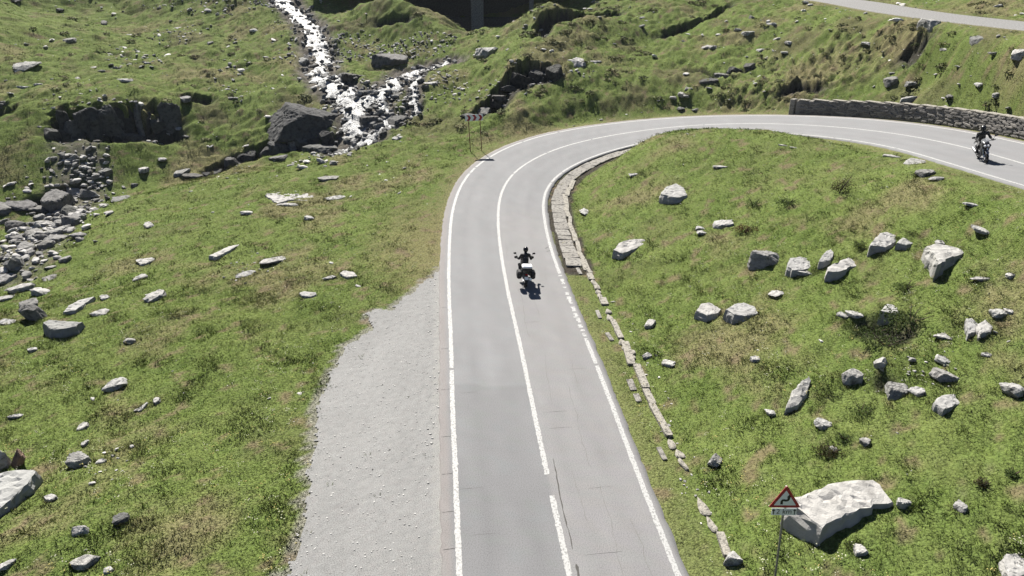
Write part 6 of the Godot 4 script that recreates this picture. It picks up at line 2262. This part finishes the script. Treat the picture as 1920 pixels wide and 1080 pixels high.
	rk("rock", 15.47, -64.91, 0.78, 0.22, 1.17, -8, 0, 0.50, 2, 240, "brown stone on the verge of the road bend")
	rk("rock", 16.61, -64.21, 0.67, 0.18, 0.94, -22, 2, 0.35, 2, 241, "dark brown stone furthest along the verge of the road bend")
	rk("boulder", 33.30, -59.06, 1.35, 0.80, 2.16, 0, 4, 0.85, 2, 242, "grey tilted block below the upper road")
	rk("boulder", 33.27, -52.14, 1.12, 0.66, 1.68, -16, 6, 0.50, 2, 243, "dark square boulder below the upper road edge")
	rk("rock", 32.80, -55.46, 1.20, 0.25, 1.80, -27, 8, 1.00, 2, 244, "pale flat-topped rock between the grey tilted block and the hollow")
	rk("rock", 30.80, -63.54, 1.10, 0.25, 1.65, -35, -7, 1.00, 2, 245, "pale rock in the grass of the hillside above the wall")
	rk("boulder", 30.22, -57.32, 1.18, 0.73, 1.77, -50, -5, 0.50, 2, 246, "dark boulder with pale top above the stone wall")
	rk("boulder", 30.00, -53.58, 1.52, 0.90, 0.46, -15, 10, 1.00, 2, 247, "white slab rock rising just behind the stone wall")
	rk("rock", 30.93, -55.67, 0.90, 0.33, 1.36, -28, -1, 0.60, 2, 248, "grey rock above the white slab behind the wall")
	rk("boulder", 31.08, -50.54, 0.68, 0.24, 1.02, -43, 1, 0.40, 2, 249, "dark rock at the back of the stone wall")
	rk("rock", 31.61, -46.53, 0.49, 0.28, 0.73, -59, 3, 1.00, 2, 250, "white standing stone above the wall end")
	rk("rock", 31.71, -48.76, 0.51, 0.20, 0.76, -21, 5, 1.00, 2, 251, "white round stone up the slope from the wall")
	rk("boulder", 32.88, -47.07, 1.09, 0.68, 1.64, -35, 7, 1.00, 2, 252, "pale boulder with dark base at the photo edge on the hillside")
	rk("rock", 26.65, -70.81, 0.92, 0.28, 1.38, -34, -8, 1.00, 2, 253, "pale stone on the hillside, lower of a scattered pair")
	rk("rock", 26.89, -76.82, 1.10, 0.30, 1.64, 3, -6, 1.00, 2, 254, "pale stone on the hillside, upper of a scattered pair")
	rk("rock", 44.45, -65.04, 1.11, 0.20, 1.51, -24, -4, 1.00, 2, 255, "pale slab beyond the upper road")
	rk("rock", 25.91, -69.44, 0.71, 0.20, 1.06, -23, -2, 1.00, 2, 256, "pale stone just above the shrubby bank on the hillside")
	rk("boulder", -48.32, -80.20, 1.50, 0.39, 2.25, 15, 0, 0.60, 2, 257, "dark-sided slab boulder high on the left hillside")
	rk("boulder", -52.74, -95.79, 0.96, 0.43, 1.44, 49, 2, 0.35, 2, 258, "small dark boulder near the photo top on the left hillside")
	rk("boulder", -60.32, -99.71, 0.99, 0.29, 1.49, 39, 4, 0.30, 2, 259, "dark little boulder at the very top of the left hillside")
	rk("boulder", -65.51, -98.91, 2.09, 0.38, 3.13, 28, 6, 0.35, 2, 260, "dark rock outcrop in the top corner of the photo")
	rk("boulder", -47.14, -70.29, 2.56, 0.46, 2.29, 48, 8, 0.80, 2, 261, "long pale slab with dark base on the left hillside")
	rk("boulder", -45.13, -66.27, 1.18, 0.21, 1.03, 53, -7, 1.00, 2, 262, "thin pale slab below the long hillside slab")
	rk("rock", -44.00, -83.10, 1.20, 0.22, 1.92, 33, -5, 1.00, 2, 263, "pale flat stone right of the hillside gully")
	rk("stone_slab", -36.56, -67.99, 1.50, 0.27, 1.78, 21, -3, 1.00, 2, 264, "pale slab crowning the grassy hummock above the crag")
	rk("boulder", -45.75, -63.84, 1.52, 0.65, 2.28, 15, -1, 0.30, 2, 265, "dark boulder at the photo edge beside the crag")
	rk("boulder", -30.52, -64.11, 1.25, 0.40, 1.88, 42, 1, 0.90, 2, 266, "pale rock at the end of the dark crag")
	rk("boulder", -29.27, -63.06, 1.24, 0.22, 1.73, 28, 3, 0.40, 2, 267, "dark slab just below the end of the crag")
	rk("boulder", -30.33, -66.15, 0.99, 0.36, 1.48, 15, 5, 0.50, 2, 268, "grey boulder above the end of the crag")
	rk("boulder", -27.78, -57.57, 1.16, 0.41, 1.72, 3, 7, 0.60, 2, 269, "round grey boulder on the channel bank below the crag")
	rk("rock", -29.84, -58.69, 0.72, 0.21, 0.92, 41, -8, 1.00, 2, 270, "pale stone in the grass between the crag and the round grey boulder")
	rk("rock", -30.63, -56.97, 0.88, 0.37, 1.32, 30, -6, 1.00, 2, 271, "pale stone low in the grass below the crag")
	rk("boulder", -26.84, -68.89, 1.23, 0.28, 1.62, 10, -4, 0.50, 2, 272, "dark rock in the grass between the crag and the great smooth boulder")
	rk("rock", -35.17, -85.58, 0.74, 0.39, 1.11, -1, -2, 0.60, 2, 273, "grey stone at the head of the small hillside scree")
	rk("rock", -42.16, -93.09, 1.46, 0.26, 2.34, 37, 0, 1.00, 2, 274, "pale slab at the top of the small hillside path")
	rng.seed = 4242
	for i in 70:
		var k := rng.randi() % (DRY.size() - 1)
		var q: Vector2 = (DRY[k] as Vector2).lerp(DRY[k + 1], rng.randf()) + Vector2(rng.randfn() * 1.5, rng.randfn() * 1.0)
		var w := 0.45 + pow(rng.randf(), 1.8) * 1.1
		var tone := rng.randf_range(0.2, 0.8)
		rk("boulder", q.x, q.y, w, w * rng.randf_range(0.3, 0.6), w * 0.85, rng.randf() * 360.0, rng.randfn() * 8.0, tone, 2, 3000 + i, "%s %s boulder in the dry channel, %s" % ["large" if w > 0.95 else "small" if w < 0.6 else "medium-sized", "pale grey" if tone > 0.5 else "dark grey", ["right under the crag", "in its upper stretch", "in its middle stretch", "in its lower stretch", "in its lowest stretch at the photo edge"][k]], "boulders in the dry channel")
	var shape := rock_mesh(1.0, 0.7, 0.85, 870, 1, Color(1, 1, 1), 0.3)
	rng.seed = 909
	var dx := []
	var dc := []
	for i in 420:
		var k := rng.randi() % (DRY.size() - 1)
		var q: Vector2 = (DRY[k] as Vector2).lerp(DRY[k + 1], rng.randf()) + Vector2(rng.randfn() * 1.6, rng.randfn() * 1.0)
		var s := 0.14 + pow(rng.randf(), 2.0) * 0.5
		dx.append(Transform3D(Basis.from_euler(Vector3(rng.randfn() * 0.25, rng.randf() * TAU, rng.randfn() * 0.25)).scaled_local(Vector3(s * 1.3, s * rng.randf_range(0.4, 0.8), s)), Vector3(q.x, gh(q.x, q.y), q.y)))
		var tone := rng.randf_range(0.07, 0.36)
		dc.append(Color(tone, tone * 0.97, tone * 0.93))
	copies("channel_stones", shape, M.pebble, dx, dc, "broken grey stones filling the dry channel below the crag", "stones")
	rock_face(0, "crag", "dark crag with a sheer shaded face on the left hillside", Vector2(1.0, 2.2), Vector2(0.08, 0.3), 0.42)
	rock_face(1, "rocky_bank", "dark rocky bank along the far side of the hidden channel", Vector2(0.9, 1.9), Vector2(0.1, 0.3), 0.85)
	rock_face(2, "rock_hollow", "dark broken rock face in the hollow above the chevron sign", Vector2(1.0, 2.2), Vector2(0.08, 0.25), 0.8)
	rock_face(6, "rock_ledge", "small dark rock ledge at the photo edge beside the crag", Vector2(1.0, 1.8), Vector2(0.12, 0.3), 0.9)
	build_signs()
	build_shrubs()
	var t1 := seat_on(near, s_of_z(near, -33.0), 0.92, false, deg_to_rad(-2.0), 0.0)
	motorcycle("black touring motorcycle with panniers and a white-lidded top case seen from behind", t1, true)
	person("rider in black leather and helmet on the touring motorcycle, seen from behind", t1, 0.0, 0.0)
	var t2 := seat_on(near, s_of_far_z(near, -35.45), 1.3, false, deg_to_rad(-8.0), deg_to_rad(-16.0))
	motorcycle("black and white motorcycle with twin headlights coming round the far side of the bend", t2, false)
	person("rider in black leather and helmet on the oncoming motorcycle near the stone wall", t2, 0.08, deg_to_rad(-20.0))
	build_grass()
